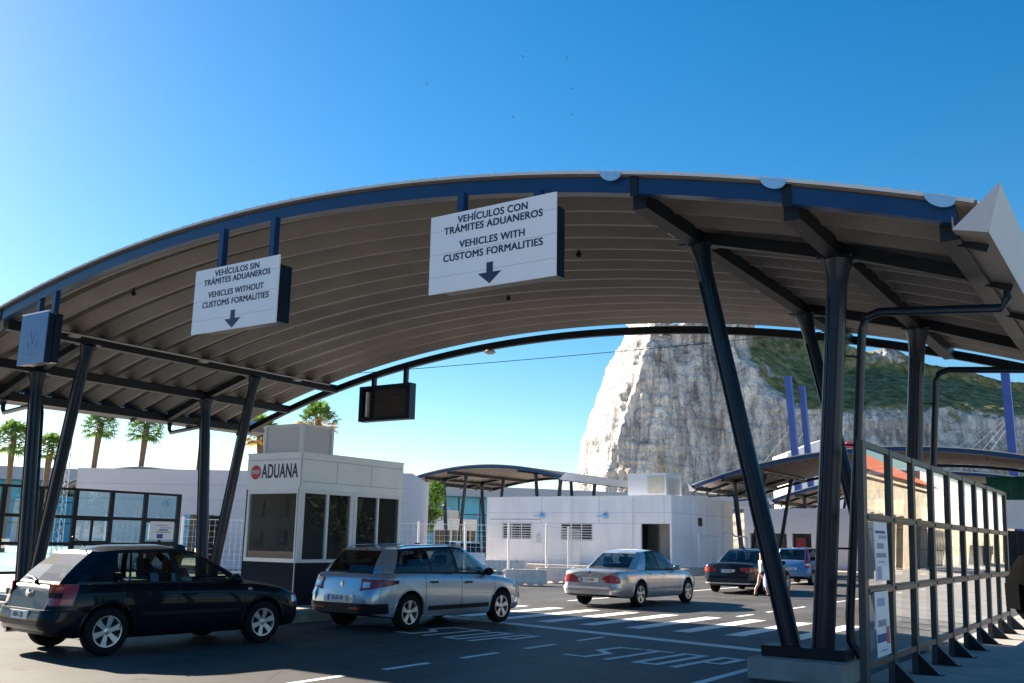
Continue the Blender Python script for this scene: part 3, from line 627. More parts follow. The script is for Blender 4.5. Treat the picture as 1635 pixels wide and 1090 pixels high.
# ---------------------------------------------------------------- long wall at far left, terminal, hill houses
t = thing('white_wall_building', 'plain white panelled building behind the dark framed glass screen and the hatchback', 'building', (-45.76, 28.95, 0), radians(33))
M['wall2'] = pmat('pale_lilac_panel', (.58, .56, .60), .6, var=.05, scale=.6, stretch=(.3, 1, 2))
b = MB(); b.box(0, 17, 0, .25, 2.62, 4.86); b.box(0, 5.6, 0, .25, 0, 2.62); b.box(7.4, 17, 0, .25, 0, 2.62); b.box(0, .25, .25, 9, 0, 4.86); b.box(16.75, 17, .25, 9, 0, 4.86); b.box(.25, 16.75, .25, 9, 4.4, 4.6); b.build('wall', M['wall2'], t)
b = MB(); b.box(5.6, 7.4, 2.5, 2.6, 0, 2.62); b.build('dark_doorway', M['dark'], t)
b = MB()
for z in (3.35, 4.1): b.box(0, 17, -.006, 0, z - .012, z + .012)
b.build('panel_joint', M['inklilac'], t)
b = MB(); b.lathe([(0, 0), (.16, 0), (.16, -.1), (0, -.14)], 12, 'y', (4.6, 0, 3.1)); b.build('wall_lamp', M['gutter'], t, smooth=40)
t = thing('terminal_building', 'long glazed airport terminal with teal glass and grey overhanging roof, far behind the palms', 'building', (-150, 58, 0), radians(58.5))
M['troof'] = pmat('terminal_roof_grey', (.46, .44, .47), .5, var=.05, scale=.1)
b = MB(); b.box(0, 150, 0, 20, 0, 8.9); b.build('glass_wall', M['teal'], t)
b = MB(); b.box(-6, 156, -4, 24, 8.9, 10.7); b.build('roof', M['troof'], t)
b = MB()
for k in range(38): b.box(k * 4, k * 4 + .18, -.12, -.0, 0, 8.9)
for z in (2.9, 5.9): b.box(0, 150, -.1, -.0, z, z + .14)
b.build('mullion', M['navy'], t)
b = MB(); random.seed(5)
for k in range(60):
    x = random.uniform(40, 146); z = random.uniform(.3, 7); b.box(x, x + random.uniform(.6, 2.2), -.05, -.012, z, z + random.uniform(.6, 1.6))
b.build('blind', M['cap'], t)
# stone house and shed along the right-hand footway (seen mirrored in the screen)
M['stone'] = pmat('weathered_stone', (.26, .22, .16), .9, var=.28, scale=1.6, bump=.5, bscale=7)
M['tile'] = pmat('red_roof_tile', (.34, .09, .04), .8, var=.2, scale=3, bump=.3, bscale=14)
M['shed'] = pmat('grey_sheet_wall', (.34, .33, .35), .6, var=.08, scale=1)
t = thing('stone_house', 'low stone house with pilasters, dark doorways and red tiled roof, mirrored in the glass screen', 'house', (5.2, 43, 0))
b = MB(); L = 14; doors = [2.2 + 4.2 * k for k in range(3)]
prev = 0
for dd in doors: b.box(0, .5, prev, dd, 0, 2.55); prev = dd + 1.2
b.box(0, .5, prev, L, 0, 2.55); b.box(0, .5, 0, L, 2.55, 4.3); b.box(.5, 9, 0, .5, 0, 4.3); b.box(.5, 9, L - .5, L, 0, 4.3); b.box(8.5, 9, .5, L - .5, 0, 4.3)
b.build('wall', M['stone'], t)
for dd in doors:
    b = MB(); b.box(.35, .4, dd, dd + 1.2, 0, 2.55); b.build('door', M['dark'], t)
b = MB()
for dd in doors:
    for y in (dd - .42, dd + 1.22): b.box(-.12, -.0, y, y + .2, 0, 2.4); b.box(-.17, -.0, y - .07, y + .27, 2.4, 2.58)
b.build('pilaster', M['stone'], t)
b = MB(); b.box(-.2, .0, 0, L, 4.05, 4.3); b.build('cornice', M['stone'], t)
b = MB()
for y0, y1 in ((-.5, 14.5),):
    b.add([(-.5, y0, 4.3), (-.5, y1, 4.3), (9.4, y1, 4.3), (9.4, y0, 4.3), (4.4, y0 + 3, 6.6), (4.4, y1 - 3, 6.6)], [(0, 1, 5, 4), (1, 2, 5), (2, 3, 4, 5), (3, 0, 4), (3, 2, 1, 0)])
b.build('roof', M['tile'], t)
t = thing('grey_shed', 'long grey sheet metal shed beyond the stone house, mirrored in the glass screen', 'shed', (5.6, 57, 0))
b = MB(); b.box(0, 10, 0, 45, 0, 5.2); b.build('wall', M['shed'], t)
b = MB()
for k in range(90): b.box(-.012, -.0, k * .5, k * .5 + .06, 2.4, 5.2)
b.build('ribbed_cladding', M['shed'], t)
b = MB(); b.box(-.05, -.0, 0, 45, 0, 2.395); b.build('stone_base', M['stone'], t)
for k in range(8):
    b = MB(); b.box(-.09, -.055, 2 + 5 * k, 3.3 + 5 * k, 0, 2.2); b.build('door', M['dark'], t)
# board and netting beyond the end of the screen
t = thing('hoarding', 'white board hung between dark posts beyond the end of the braced screen', 'hoarding', (-8.2, 58, 0))
b = MB(); b.box(0, 7.5, 0, .06, 2.7, 4.2); b.build('board', M['wall'], t)
b = MB()
for x in (-.1, 1.55, 3.6, 5.6, 7.6): b.tube([(x, .14, 0), (x, .14, 4.9)], .07, 8)
b.build('post', M['navy'], t, smooth=40)
b = MB(); b.box(0, 7.5, .5, .56, 0, 2.6); b.build('dark_boarding', M['dark'], t)
M['net'] = pmat('green_netting', (.01, .13, .09), .8, var=.35, scale=2)
t = thing('netting', 'green netting screen showing above the white board past the braced screen', 'netting', (-8.2, 60.5, 0))
b = MB(); P = []
for i in range(24): P.append([(i * .33, .12 * sin(i * 1.1), 3.9), (i * .33, .1 * sin(i * 1.4), 5.6)])
b.grid(P); o = b.build('net', M['net'], t, smooth=40); sd = o.modifiers.new('thick', 'SOLIDIFY'); sd.thickness = .02
b = MB()
for i in (0, 8, 16, 23): b.tube([(i * .33, .25, 0), (i * .33, .25, 5.7)], .05, 6)
b.build('post', M['navy'], t)
# small things under the canopy beyond the lanes: guard hut, gate, orange-roofed hut
M['dred'] = pmat('dull_red_panel', (.16, .012, .014), .6, var=.1)
t = thing('guard_hut', 'low pale hut with dark windows under the far canopy, behind the dark sedan', 'hut', (-26.5, 71.5, 0))
b = MB(); b.box(0, 9, 0, 4, 0, .9); b.box(0, 9, 0, 4, 2.5, 4.3); b.box(0, .4, 0, 4, .9, 2.5); b.box(3.2, 3.6, 0, 4, .9, 2.5); b.box(5.0, 9, 0, 4, .9, 2.5); b.build('wall', M['wall2'], t)
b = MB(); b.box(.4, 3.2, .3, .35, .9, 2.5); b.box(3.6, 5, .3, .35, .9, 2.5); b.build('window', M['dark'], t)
b = MB(); b.box(3.9, 4.6, -.05, -.0, .9, 2.2); b.build('red_panel', M['dred'], t)
t = thing('iron_gate', 'dark iron bar gate under the far canopy, beyond the small blue car', 'gate', (-16.8, 69, 0))
b = MB()
for k in range(34): b.tube([(k * .17, 0, .1), (k * .17, 0, 2.9)], .018, 5)
for z in (.2, 1.5, 2.8): b.bar((-.05, 0, z), (5.7, 0, z), .04, .06)
b.build('bars', M['blackp'], t)
t = thing('small_hut', 'small hut with an orange roof on the slope below the cliff', 'hut', (-21.5, 88, 0))
b = MB(); b.box(0, 4, 0, 4, 0, 3.4); b.build('wall', M['stone'], t)
b = MB(); b.prism([(-.4, -.4, 3.4), (4.4, -.4, 3.4), (2, -.4, 4.5)], (0, 4.8, 0)); b.build('roof', M['tile'], t)

# town blocks behind the viewer: they stand across the street and show only as mirror images in panes and paint
M['shutter'] = pmat('brown_shutter', (.10, .09, .08), .8, var=.1)
M['render'] = pmat('ochre_render', (.14, .125, .11), .9, var=.12, scale=.4)
for x0, x1, h, lb in ((-95, -52, 15, 'ochre apartment block farthest left behind the viewer, mirrored in the booth windows'), (-46, -8, 12, 'ochre apartment block straight behind the viewer, mirrored in the car panes'), (0, 45, 14, 'ochre apartment block behind the viewer to the right, mirrored in the car sides')):
    t = thing('apartment_block', lb, 'building', (x0, -62, 0), 0, 'apartment blocks behind the viewer')
    b = MB(); b.box(0, x1 - x0, 0, 12, 0, h); b.build('wall', M['render'], t)
    b = MB(); b.box(-.4, x1 - x0 + .4, -.4, 12.4, h, h + .5); b.build('roof', M['render'], t)
    for r in range(int(h // 3.2)):
        for k in range(int((x1 - x0) // 4)):
            b = MB(); b.box(1.2 + 4 * k, 2.8 + 4 * k, 12, 12.06, .9 + 3.2 * r, 2.5 + 3.2 * r); b.build('window', M['shutter'], t)
BIRDS = [
    (-82.7, 125.1, 81.6, 1.5, 'gull highest and left of the close pair near the top of the sky'),
    (-81.6, 137.9, 86.8, 2.2, 'gull highest and right of the close pair near the top of the sky'),
    (-95.9, 116.3, 76.3, 1.5, 'gull lowest at left, apart from the others in the pale sky'),
    (-85.8, 147.2, 85.8, 2.9, 'small faint gull a little below the highest pair on the right'),
    (-89.4, 132.7, 75.2, 2.2, 'gull lowest in the middle, above the long blue beam'),
    (-88.3, 151.5, 82.8, 1.75, 'faintest gull, lowest on the right of the flock')]
# ---------------------------------------------------------------- white mesh fence
FP = [(-36.5, 24.6), (-33.9, 26.4), (-31.4, 28.2), (-28.9, 30.6), (-26.4, 32.6), (-24.9, 33.9), (-23.55, 35.2), (-22.2, 36.1), (-25.5, 43.6), (-29.0, 51.2), (-32.3, 58.6)]
def mesh_panel(t, p, q, h=2.25):
    p = Vector((*p, 0)); q = Vector((*q, 0)); b = MB(); n = int((q - p).length / .22)
    for k in range(1, n): a = p.lerp(q, k / n); b.bar(a + Vector((0, 0, .15)), a + Vector((0, 0, h)), .006, .006)
    for k in range(10): z = .15 + k * (h - .15) / 9; b.bar(p + Vector((0, 0, z)), q + Vector((0, 0, z)), .008, .008 if k not in (0, 9) else .025)
    b.build('mesh_panel', M['whiteb'], t)
t = thing('mesh_fence', 'white wire mesh fence on round posts running in front of the white buildings', 'fence', (0, 0, 0))
for p in FP:
    b = MB(); b.tube([(p[0], p[1], 0), (p[0], p[1], 2.33)], .05, 10); b.lathe([(0, .03), (.055, .0), (.055, -.03)], 10, 'z', (p[0], p[1], 2.33)); b.build('post', M['whiteb'], t, smooth=40)
for a, c in zip(FP, FP[1:]): mesh_panel(t, a, c)
# ---------------------------------------------------------------- traffic barriers
M['barrier'] = pmat('sun_bleached_barrier', (.88, .66, .52), .8, var=.1, scale=4, c2=(.90, .78, .68), bump=.2, bscale=20)
M['barrierr'] = pmat('faded_red_barrier', (.45, .13, .10), .7, var=.2, scale=4, bump=.2, bscale=20)
def barrier(x, y, rz, label, mat, L=1.95):
    t = thing('traffic_barrier', label, 'barrier', (x, y, 0), rz, 'road barriers by the mesh fence')
    b = MB(); P = []; n = 26
    for i in range(n + 1):
        u = i / n * L - L / 2; e = min(1, (L / 2 - abs(u)) / .09); e = .55 + .45 * e; sc = .03 * (1 if (i % 6) < 3 else 0)
        P.append([(u, yy * e, z) for yy, z in ((-.28, .0 + sc * 2.5), (-.29, .16), (-.20, .30), (-.14, .44), (-.12, .54), (-.07, .58), (.07, .58), (.12, .54), (.14, .44), (.20, .30), (.29, .16), (.28, .0 + sc * 2.5))])
    b.grid(P); b.add(P[0], [tuple(range(12))]); b.add(P[-1], [tuple(reversed(range(12)))])
    b.build('body', mat, t, smooth=30)
    b = MB()
    for i in (-1, 1): b.tube([(i * L * .28, 0, .57), (i * L * .28, 0, .61)], .05, 10)
    b.build('cap', mat, t, smooth=40)
    return t
barrier(-19.9, 30.9, radians(33), 'pale worn road barrier at the near end of its row, against the estate car bonnet', M['barrier'], 1.6)
barrier(-20.35, 34.2, radians(36), 'pale worn road barrier at the foot of the mesh fence, beside the silver saloon', M['barrier'], 1.9)
barrier(-29.6, 43.9, radians(40), 'pale worn road barrier with reddish foot lying farther back behind the mesh fence', M['barrier'], 2.4)
barrier(-29.3, 40.4, radians(30), 'faded red road barrier behind the mesh fence, above the estate car bonnet', M['barrierr'], 1.4)
# ---------------------------------------------------------------- masts with stay cables
M['mast'] = pmat('blue_mast_paint', (.03, .07, .30), .4, var=.12, scale=1)
M['cable'] = pmat('steel_cable', (.45, .43, .42), .5, var=.1)
def mast(label, base, top, stays, wd):
    t = thing('cable_mast', label, 'mast', (base[0], base[1], 0), 0, 'tall blue masts with stay cables')
    d = Vector(top) - Vector(base); b = MB()
    b.bar((-d.x / d.z * base[2], -d.y / d.z * base[2], 0), (top[0] - base[0], top[1] - base[1], top[2]), wd, wd, (0, 1, 0)); b.build('shaft', M['mast'], t)
    for (a, c) in stays:
        b = MB(); b.tube([Vector(a) - Vector((base[0], base[1], 0)), Vector(c) - Vector((base[0], base[1], 0))], .035, 6); b.build('stay_cable', M['cable'], t)
mast('taller of the twin blue masts rising over the far canopy', (-31.2, 99.4, 11.5), (-31.55, 99.25, 19.0), [((-31.5, 99.25, 13.8), (-36.5, 95.8, 9.4)), ((-31.6, 99.1, 13.3), (-34.2, 97.4, 9.5))], .62)
mast('shorter of the twin blue masts rising over the far canopy', (-30.1, 100.2, 11.5), (-30.35, 100.0, 18.0), [((-30.2, 100.1, 13.4), (-32.6, 98.5, 9.5))], .56)
mast('lone thick blue mast with a fan of four stay cables', (-12.5, 111.9, 11.3), (-12.55, 111.9, 20.3), [((-13.1, 111.6, 15.2), (-20, 107, 9.7)), ((-13.1, 111.6, 14.7), (-18.1, 108.2, 9.7)), ((-13.0, 111.6, 14.3), (-16.6, 109.2, 9.7)), ((-12.9, 111.7, 13.8), (-15.6, 109.9, 9.7))], .8)
t = thing('stepped_roof_block', 'white block with red trim showing above the far canopy beside the twin blue masts', 'building', (-36, 104, 0), radians(33.8))
b = MB(); b.prism([(2.5, 0, 0), (10, 0, 0), (10, 0, 12.6), (6.5, 0, 13.2), (2.5, 0, 11.6)], (0, 6, 0)); b.build('wall', M['white'], t)
b = MB(); b.box(9.0, 9.9, -.2, -.0, 12.1, 12.9); b.box(6.2, 8.8, -.2, -.0, 11.2, 11.7); b.build('trim', M['red'], t)
# ---------------------------------------------------------------- overhead cable, birds
t = thing('overhead_cable', 'thin overhead cable crossing the sky below the far arch beam', 'cable', (-40.5, 45, 0))
b = MB(); pts = []
for i in range(41): u = lerp(-.29, 1, i / 40); pts.append((lerp(-3, 40, u), lerp(-2, 27, u), lerp(11.5, 17.6, u) - 1.2 * u * (1 - u)))
b.tube(pts, .022, 6); b.build('wire', M['blackp'], t)
b = MB(); b.tube([(40, 27, 0), (40, 27, 17.9)], .09, 8); b.build('pole', M['gutter'], t)
t = thing('lattice_mast', 'slim grey lattice mast in clear sky beside the raking front column', 'mast', (-56.0, 34.6, 0))
b = MB(); q = [(.3, -.17), (-.3, -.17), (0, .34)]
for x, y in q: b.tube([(x, y, 0), (x * .5, y * .5, 10.4)], .03, 6)
for k in range(20):
    z0, z1 = k * .52, (k + 1) * .52
    for i in range(3):
        (x0, y0), (x1, y1) = q[i], q[(i + 1) % 3]; s0, s1 = 1 - .5 * z0 / 10.4, 1 - .5 * z1 / 10.4; b.tube([(x0 * s0, y0 * s0, z0), (x1 * s1, y1 * s1, z1)], .014, 5)
b.build('lattice', M['gutter'], t)
M['bird'] = pmat('bird_dark', (.05, .055, .06), .8)
for i, (x, y, z, a, lb) in enumerate(BIRDS):
    b = MB(); b.tube([(0, -.2, 0), (0, -.08, .0), (0, .08, .01), (0, .17, .02), (0, .24, .015)], [.008, .05, .06, .035, .006], 8)
    for s in (-1, 1):
        b.add([(s * .04, -.07, .02), (s * .04, .09, .02), (s * .32, .10, .11), (s * .62, -.02, .07), (s * .32, -.06, .10)], [(0, 1, 2, 4), (4, 2, 3)])
        b.add([(s * .04, -.07, .008), (s * .04, .09, .008), (s * .32, .10, .098), (s * .62, -.02, .068), (s * .32, -.06, .088)], [(4, 2, 1, 0), (3, 2, 4)])
    o = b.build('bird', M['bird'], None, smooth=40, loc=(x, y, z)); o.rotation_euler = (0, .2, a); o.scale = (.75, .75, .75)
    tag(o, lb, 'bird', 'gulls high in the sky')
# ---------------------------------------------------------------- the rock
ROCK = [
    [(-654.1, 1367.2, 1.2, 0.25), (-650.3, 1369.8, 65.2, 0), (-646.5, 1372.3, 117.7, 0), (-642.9, 1374.7, 156.4, 0), (-639.3, 1377.1, 192.6, 0), (-635.5, 1379.7, 240.1, 0), (-631.7, 1382.2, 282.1, 0), (-628.0, 1384.7, 312.4, 0), (-624.4, 1387.1, 340.9, 0)],
    [(-602.9, 1040.5, -0.4, 0.25), (-598.7, 1043.3, 50.8, 0), (-593.0, 1047.1, 92.9, 0), (-589.2, 1049.6, 123.8, 0), (-582.1, 1054.4, 152.9, 0), (-571.7, 1061.3, 191.0, 0), (-561.2, 1068.4, 224.7, 0), (-553.2, 1073.7, 249.1, 0), (-539.2, 1083.1, 272.2, 0)],
    [(-520.3, 927.3, 0.1, 0.25), (-515.9, 930.3, 45.3, 0), (-513.5, 934.3, 82.6, 0), (-511.5, 939.2, 110.3, 0), (-506.9, 948.3, 136.7, 0), (-499.9, 959.0, 171.5, 0), (-493.2, 969.5, 202.7, 0), (-487.7, 979.2, 225.7, 0), (-479.7, 1002.6, 249.9, 0)],
    [(-475.0, 897.4, 0.6, 0.25), (-472.2, 899.3, 43.7, 0), (-470.9, 902.6, 79.2, 0), (-469.5, 905.9, 105.5, 0), (-466.9, 912.5, 130.5, 0), (-463.0, 919.9, 163.4, 0), (-460.8, 931.0, 193.6, 0), (-458.3, 944.7, 216.6, 0), (-456.4, 970.0, 241.0, 0)],
    [(-434.7, 894.3, 1.2, 0.25), (-435.3, 898.7, 43.4, 0), (-436.0, 903.1, 78.3, 0), (-435.8, 905.6, 104.1, 0), (-436.1, 909.0, 128.4, 0), (-437.2, 914.3, 160.8, 0), (-439.6, 922.3, 190.3, 0), (-442.9, 932.2, 212.8, 0), (-452.3, 954.8, 237.6, 0)],
    [(-410.8, 916.3, 1.8, 0.25), (-411.1, 921.0, 44.1, 0), (-411.5, 925.5, 79.3, 0), (-411.1, 928.2, 105.2, 0), (-411.2, 931.7, 129.7, 0), (-412.0, 937.2, 162.2, 0), (-414.0, 945.5, 191.9, 0), (-416.9, 955.6, 214.5, 0), (-425.5, 978.7, 239.4, 0)],
    [(-389.4, 945.1, 2.4, 0.25), (-389.3, 950.0, 45.2, 0), (-389.4, 954.8, 80.8, 0), (-388.8, 957.5, 107.0, 0), (-388.7, 961.3, 131.8, 0), (-389.1, 967.0, 164.7, 0), (-390.7, 975.5, 194.7, 0), (-393.2, 985.9, 217.6, 0), (-401.0, 1009.5, 242.7, 0)],
    [(-366.8, 955.4, 2.8, 0.25), (-366.5, 960.5, 45.5, 0), (-366.3, 965.4, 80.9, 0), (-365.6, 968.3, 107.1, 0), (-365.2, 972.1, 131.8, 0), (-365.4, 978.0, 164.5, 0), (-366.8, 986.7, 194.5, 0), (-369.0, 997.3, 217.3, 0), (-376.2, 1021.4, 242.4, 0)],
    [(-346.4, 953.4, 3.1, 0.3), (-347.8, 961.0, 45.4, 0), (-348.2, 965.5, 80.4, 0), (-348.9, 969.8, 106.5, 0), (-349.3, 973.1, 131.0, 0), (-350.9, 980.5, 163.8, 0), (-354.2, 996.3, 195.0, 0.45), (-373.3, 1055.8, 222.3, 0.9), (-404.3, 1149.4, 258.4, 1)],
    [(-324.9, 955.8, 3.5, 0.3), (-327.0, 966.5, 45.5, 0.1), (-327.7, 974.4, 80.5, 0.05), (-327.5, 980.6, 106.7, 0.05), (-327.0, 985.7, 131.2, 0.1), (-328.1, 995.8, 156.3, 0.3), (-339.2, 1036.5, 184.8, 0.8), (-356.6, 1097.1, 220.5, 1), (-378.4, 1166.7, 255.0, 1)],
    [(-299.6, 948.7, 3.8, 0.4), (-303.5, 966.5, 45.3, 0.2), (-305.3, 980.9, 80.4, 0.1), (-305.5, 989.2, 106.6, 0.1), (-304.8, 994.5, 131.0, 0.25), (-305.4, 1002.6, 147.1, 0.7), (-319.2, 1055.9, 177.7, 1), (-333.8, 1112.3, 210.6, 1), (-353.8, 1183.2, 253.2, 1)],
    [(-273.1, 936.3, 4.2, 0.5), (-278.9, 962.5, 45.0, 0.3), (-280.9, 979.2, 79.6, 0.15), (-282.2, 992.8, 109.1, 0.15), (-282.4, 1002.3, 135.9, 0.4), (-284.5, 1016.5, 150.9, 0.9), (-301.5, 1085.8, 183.5, 1), (-312.2, 1132.8, 208.3, 1), (-326.5, 1189.4, 247.6, 1)],
    [(-246.7, 923.9, 4.5, 0.5), (-253.1, 955.7, 44.5, 0.3), (-257.1, 977.1, 78.9, 0.2), (-258.7, 988.1, 106.1, 0.22), (-260.2, 999.1, 134.2, 0.5), (-266.4, 1025.0, 147.5, 0.9), (-284.1, 1097.5, 181.1, 1), (-298.0, 1154.3, 205.3, 1), (-307.4, 1196.2, 240.7, 0.9)],
    [(-230.0, 935.1, 4.9, 0.5), (-235.7, 967.4, 44.8, 0.3), (-239.2, 989.1, 79.2, 0.2), (-240.4, 1000.4, 108.1, 0.22), (-241.5, 1011.6, 137.8, 0.5), (-247.3, 1037.9, 151.2, 0.9), (-263.6, 1111.2, 182.9, 1), (-276.5, 1168.7, 205.8, 1), (-285.3, 1210.9, 233.3, 0.5)],
    [(-219.0, 942.5, 5.1, 0.5), (-224.3, 975.0, 45.1, 0.3), (-227.4, 997.0, 79.5, 0.2), (-228.5, 1008.3, 107.4, 0.22), (-229.5, 1019.7, 136.2, 0.5), (-234.7, 1046.3, 152.8, 0.9), (-250.1, 1120.2, 184.7, 1), (-262.2, 1178.3, 207.6, 1), (-270.4, 1220.9, 238.0, 0.25)],
    [(-210.1, 952.0, 5.3, 0.5), (-215.0, 984.8, 45.4, 0.3), (-217.9, 1007.0, 80.0, 0.2), (-218.7, 1018.5, 108.6, 0.22), (-219.5, 1030.0, 138.1, 0.5), (-224.4, 1056.8, 154.8, 0.9), (-239.0, 1131.2, 186.1, 1), (-250.7, 1189.6, 206.9, 1), (-258.5, 1232.5, 233.7, 0.5)],
    [(-202.4, 959.6, 5.5, 0.5), (-207.0, 992.6, 45.7, 0.3), (-209.6, 1015.0, 80.3, 0.2), (-210.3, 1026.5, 108.4, 0.22), (-211.0, 1038.1, 137.3, 0.5), (-215.6, 1065.1, 155.3, 0.9), (-229.5, 1140.0, 186.0, 1), (-240.8, 1198.7, 204.5, 1), (-248.5, 1241.6, 226.5, 0.9)],
    [(-190.1, 971.5, 5.8, 0.5), (-194.1, 1004.9, 46.1, 0.3), (-196.3, 1027.5, 80.9, 0.2), (-196.8, 1039.2, 108.4, 0.22), (-197.3, 1050.9, 136.7, 0.5), (-201.5, 1078.1, 153.4, 0.9), (-214.4, 1153.7, 184.0, 1), (-224.9, 1212.9, 200.8, 1), (-232.2, 1256.1, 218.8, 0.9)],
    [(-174.6, 984.3, 6.1, 0.5), (-177.9, 1018.1, 46.6, 0.3), (-179.6, 1041.1, 81.4, 0.2), (-179.8, 1052.9, 109.6, 0.22), (-180.0, 1064.9, 138.7, 0.5), (-183.8, 1092.4, 154.1, 0.9), (-195.5, 1168.8, 181.9, 1), (-205.1, 1228.6, 197.9, 1), (-211.7, 1272.3, 214.6, 0.9)],
    [(-160.1, 994.0, 6.4, 0.5), (-162.7, 1028.3, 46.9, 0.3), (-164.1, 1051.5, 81.7, 0.2), (-164.1, 1063.5, 109.3, 0.22), (-164.0, 1075.5, 137.8, 0.5), (-167.4, 1103.4, 153.2, 0.9), (-178.0, 1180.5, 179.4, 1), (-186.7, 1240.9, 195.2, 1), (-192.7, 1285.0, 209.9, 0.9)],
    [(-149.9, 1000.8, 6.6, 0.5), (-152.2, 1035.3, 47.1, 0.3), (-153.2, 1058.7, 82.0, 0.2), (-153.0, 1070.8, 108.9, 0.22), (-152.9, 1083.0, 136.7, 0.5), (-156.0, 1111.0, 151.4, 0.9), (-165.8, 1188.6, 176.8, 1), (-173.9, 1249.4, 191.8, 1), (-179.6, 1293.7, 204.3, 0.9)],
    [(-133.8, 1014.0, 7.0, 0.5), (-135.3, 1049.0, 47.6, 0.3), (-135.8, 1072.7, 82.5, 0.2), (-135.5, 1085.0, 108.9, 0.22), (-135.1, 1097.3, 136.1, 0.5), (-137.7, 1125.6, 150.1, 0.9), (-146.4, 1204.1, 173.3, 1), (-153.5, 1265.5, 186.5, 1), (-158.4, 1310.4, 200.8, 0.9)],
    [(-109.9, 1033.6, 7.5, 0.5), (-110.5, 1069.3, 48.3, 0.3), (-110.2, 1093.5, 83.3, 0.2), (-109.6, 1106.0, 107.9, 0.22), (-108.9, 1118.5, 133.2, 0.5), (-110.9, 1147.2, 146.5, 0.9), (-117.8, 1226.8, 167.2, 1), (-123.3, 1289.3, 181.6, 1), (-127.0, 1335.0, 195.8, 0.9)],
    [(-71.4, 1065.3, 8.4, 0.5), (-70.3, 1102.2, 49.4, 0.3), (-68.9, 1127.2, 84.6, 0.2), (-68.4, 1139.5, 99.8, 0.22), (-67.9, 1151.9, 115.3, 0.5), (-69.1, 1181.2, 124.8, 0.9), (-73.2, 1262.7, 140.4, 1), (-76.3, 1326.8, 154.9, 1), (-78.0, 1373.8, 171.9, 0.9)],
    [(-7.9, 1119.9, 9.8, 0.5), (-4.1, 1158.5, 51.3, 0.3), (-0.8, 1184.8, 87.0, 0.2), (-2.2, 1195.9, 73.5, 0.22), (-3.7, 1207.0, 59.8, 0.5), (-3.1, 1237.4, 67.8, 0.9), (-2.6, 1322.0, 79.3, 1), (-2.1, 1388.5, 90.6, 1), (-1.4, 1437.1, 101.3, 0.9)],
]
def rock_mat():
    m, t, b = new_mat('limestone_and_scrub'); n = t.nodes; l = t.links
    tc = n.new('ShaderNodeTexCoord'); ge = n.new('ShaderNodeNewGeometry')
    def noise_(scale, st=(1, 1, 1), det=8, rough=.6):
        mp = n.new('ShaderNodeMapping'); mp.inputs['Scale'].default_value = st; l.new(tc.outputs['Object'], mp.inputs[0])
        z = n.new('ShaderNodeTexNoise'); z.inputs['Scale'].default_value = scale; z.inputs['Detail'].default_value = det; z.inputs['Roughness'].default_value = rough
        l.new(mp.outputs[0], z.inputs['Vector']); return z.outputs['Fac']
    def ramp(fac, stops):
        r = n.new('ShaderNodeValToRGB'); e = r.color_ramp.elements
        while len(e) < len(stops): e.new(.5)
        for x, (p, c) in zip(e, stops): x.position = p; x.color = (*c, 1)
        l.new(fac, r.inputs[0]); return r.outputs[0]
    def mix(a, b_, f, mode='MIX'):
        x = n.new('ShaderNodeMixRGB'); x.blend_type = mode
        if isinstance(f, float): x.inputs[0].default_value = f
        else: l.new(f, x.inputs[0])
        l.new(a, x.inputs[1]); l.new(b_, x.inputs[2]); return x.outputs[0]
    base = ramp(noise_(.02, (1, 1, .35)), [(.28, (.60, .585, .575)), (.5, (.80, .78, .755)), (.72, (.93, .905, .87))])
    streak = ramp(noise_(.09, (1, 1, .16), 9, .68), [(.36, (.22, .21, .22)), (.46, (.72, .70, .68)), (.6, (1, 1, 1))])
    c = mix(base, streak, .62, 'MULTIPLY')
    for sc_, st_, am_ in ((.035, (1, 1, .13), .45), (.085, (1, 1, .2), .34), (.03, (.3, .3, 1.6), .2)):
        ck = ramp(noise_(sc_, st_, 6, .6), [(.452, (1, 1, 1)), (.488, (.22, .21, .23)), (.512, (.22, .21, .23)), (.548, (1, 1, 1))]); c = mix(c, ck, am_, 'MULTIPLY')
    ochre = ramp(noise_(.016, (1, 1, .45), 5), [(.56, (0, 0, 0)), (.70, (.6, .6, .6))])
    oc = n.new('ShaderNodeRGB'); oc.outputs[0].default_value = (.40, .27, .15, 1)
    c = mix(c, oc.outputs[0], ochre)
    spk = ramp(noise_(.22, (1, 1, .5), 5, .75), [(.34, (.13, .12, .12)), (.44, (1, 1, 1))]); c = mix(c, spk, .55, 'MULTIPLY')
    at = n.new('ShaderNodeAttribute'); at.attribute_name = 'veg'
    green = ramp(noise_(.09, det=6), [(.28, (.035, .055, .025)), (.42, (.14, .15, .06)), (.55, (.27, .25, .11)), (.70, (.42, .38, .24))])
    # scrub takes ledges and gentle ground, thins out towards bare rock
    sep = n.new('ShaderNodeSeparateXYZ'); l.new(ge.outputs['Normal'], sep.inputs[0])
    a1 = n.new('ShaderNodeMath'); a1.operation = 'MULTIPLY_ADD'; a1.inputs[1].default_value = .45; l.new(sep.outputs['Z'], a1.inputs[0]); l.new(at.outputs['Fac'], a1.inputs[2])
    nz = noise_(.045, det=9, rough=.7)
    a2 = n.new('ShaderNodeMath'); a2.operation = 'MULTIPLY_ADD'; a2.inputs[1].default_value = 2.4; a2.inputs[2].default_value = -1.92; l.new(nz, a2.inputs[0])
    a3 = n.new('ShaderNodeMath'); a3.operation = 'ADD'; l.new(a1.outputs[0], a3.inputs[0]); l.new(a2.outputs[0], a3.inputs[1])
    a4 = n.new('ShaderNodeMapRange'); a4.inputs['From Min'].default_value = .0; a4.inputs['From Max'].default_value = .16; l.new(a3.outputs[0], a4.inputs[0])
    c = mix(c, green, a4.outputs[0]); l.new(c, b.inputs['Base Color']); b.inputs['Roughness'].default_value = .95; b.inputs['Specular IOR Level'].default_value = .1
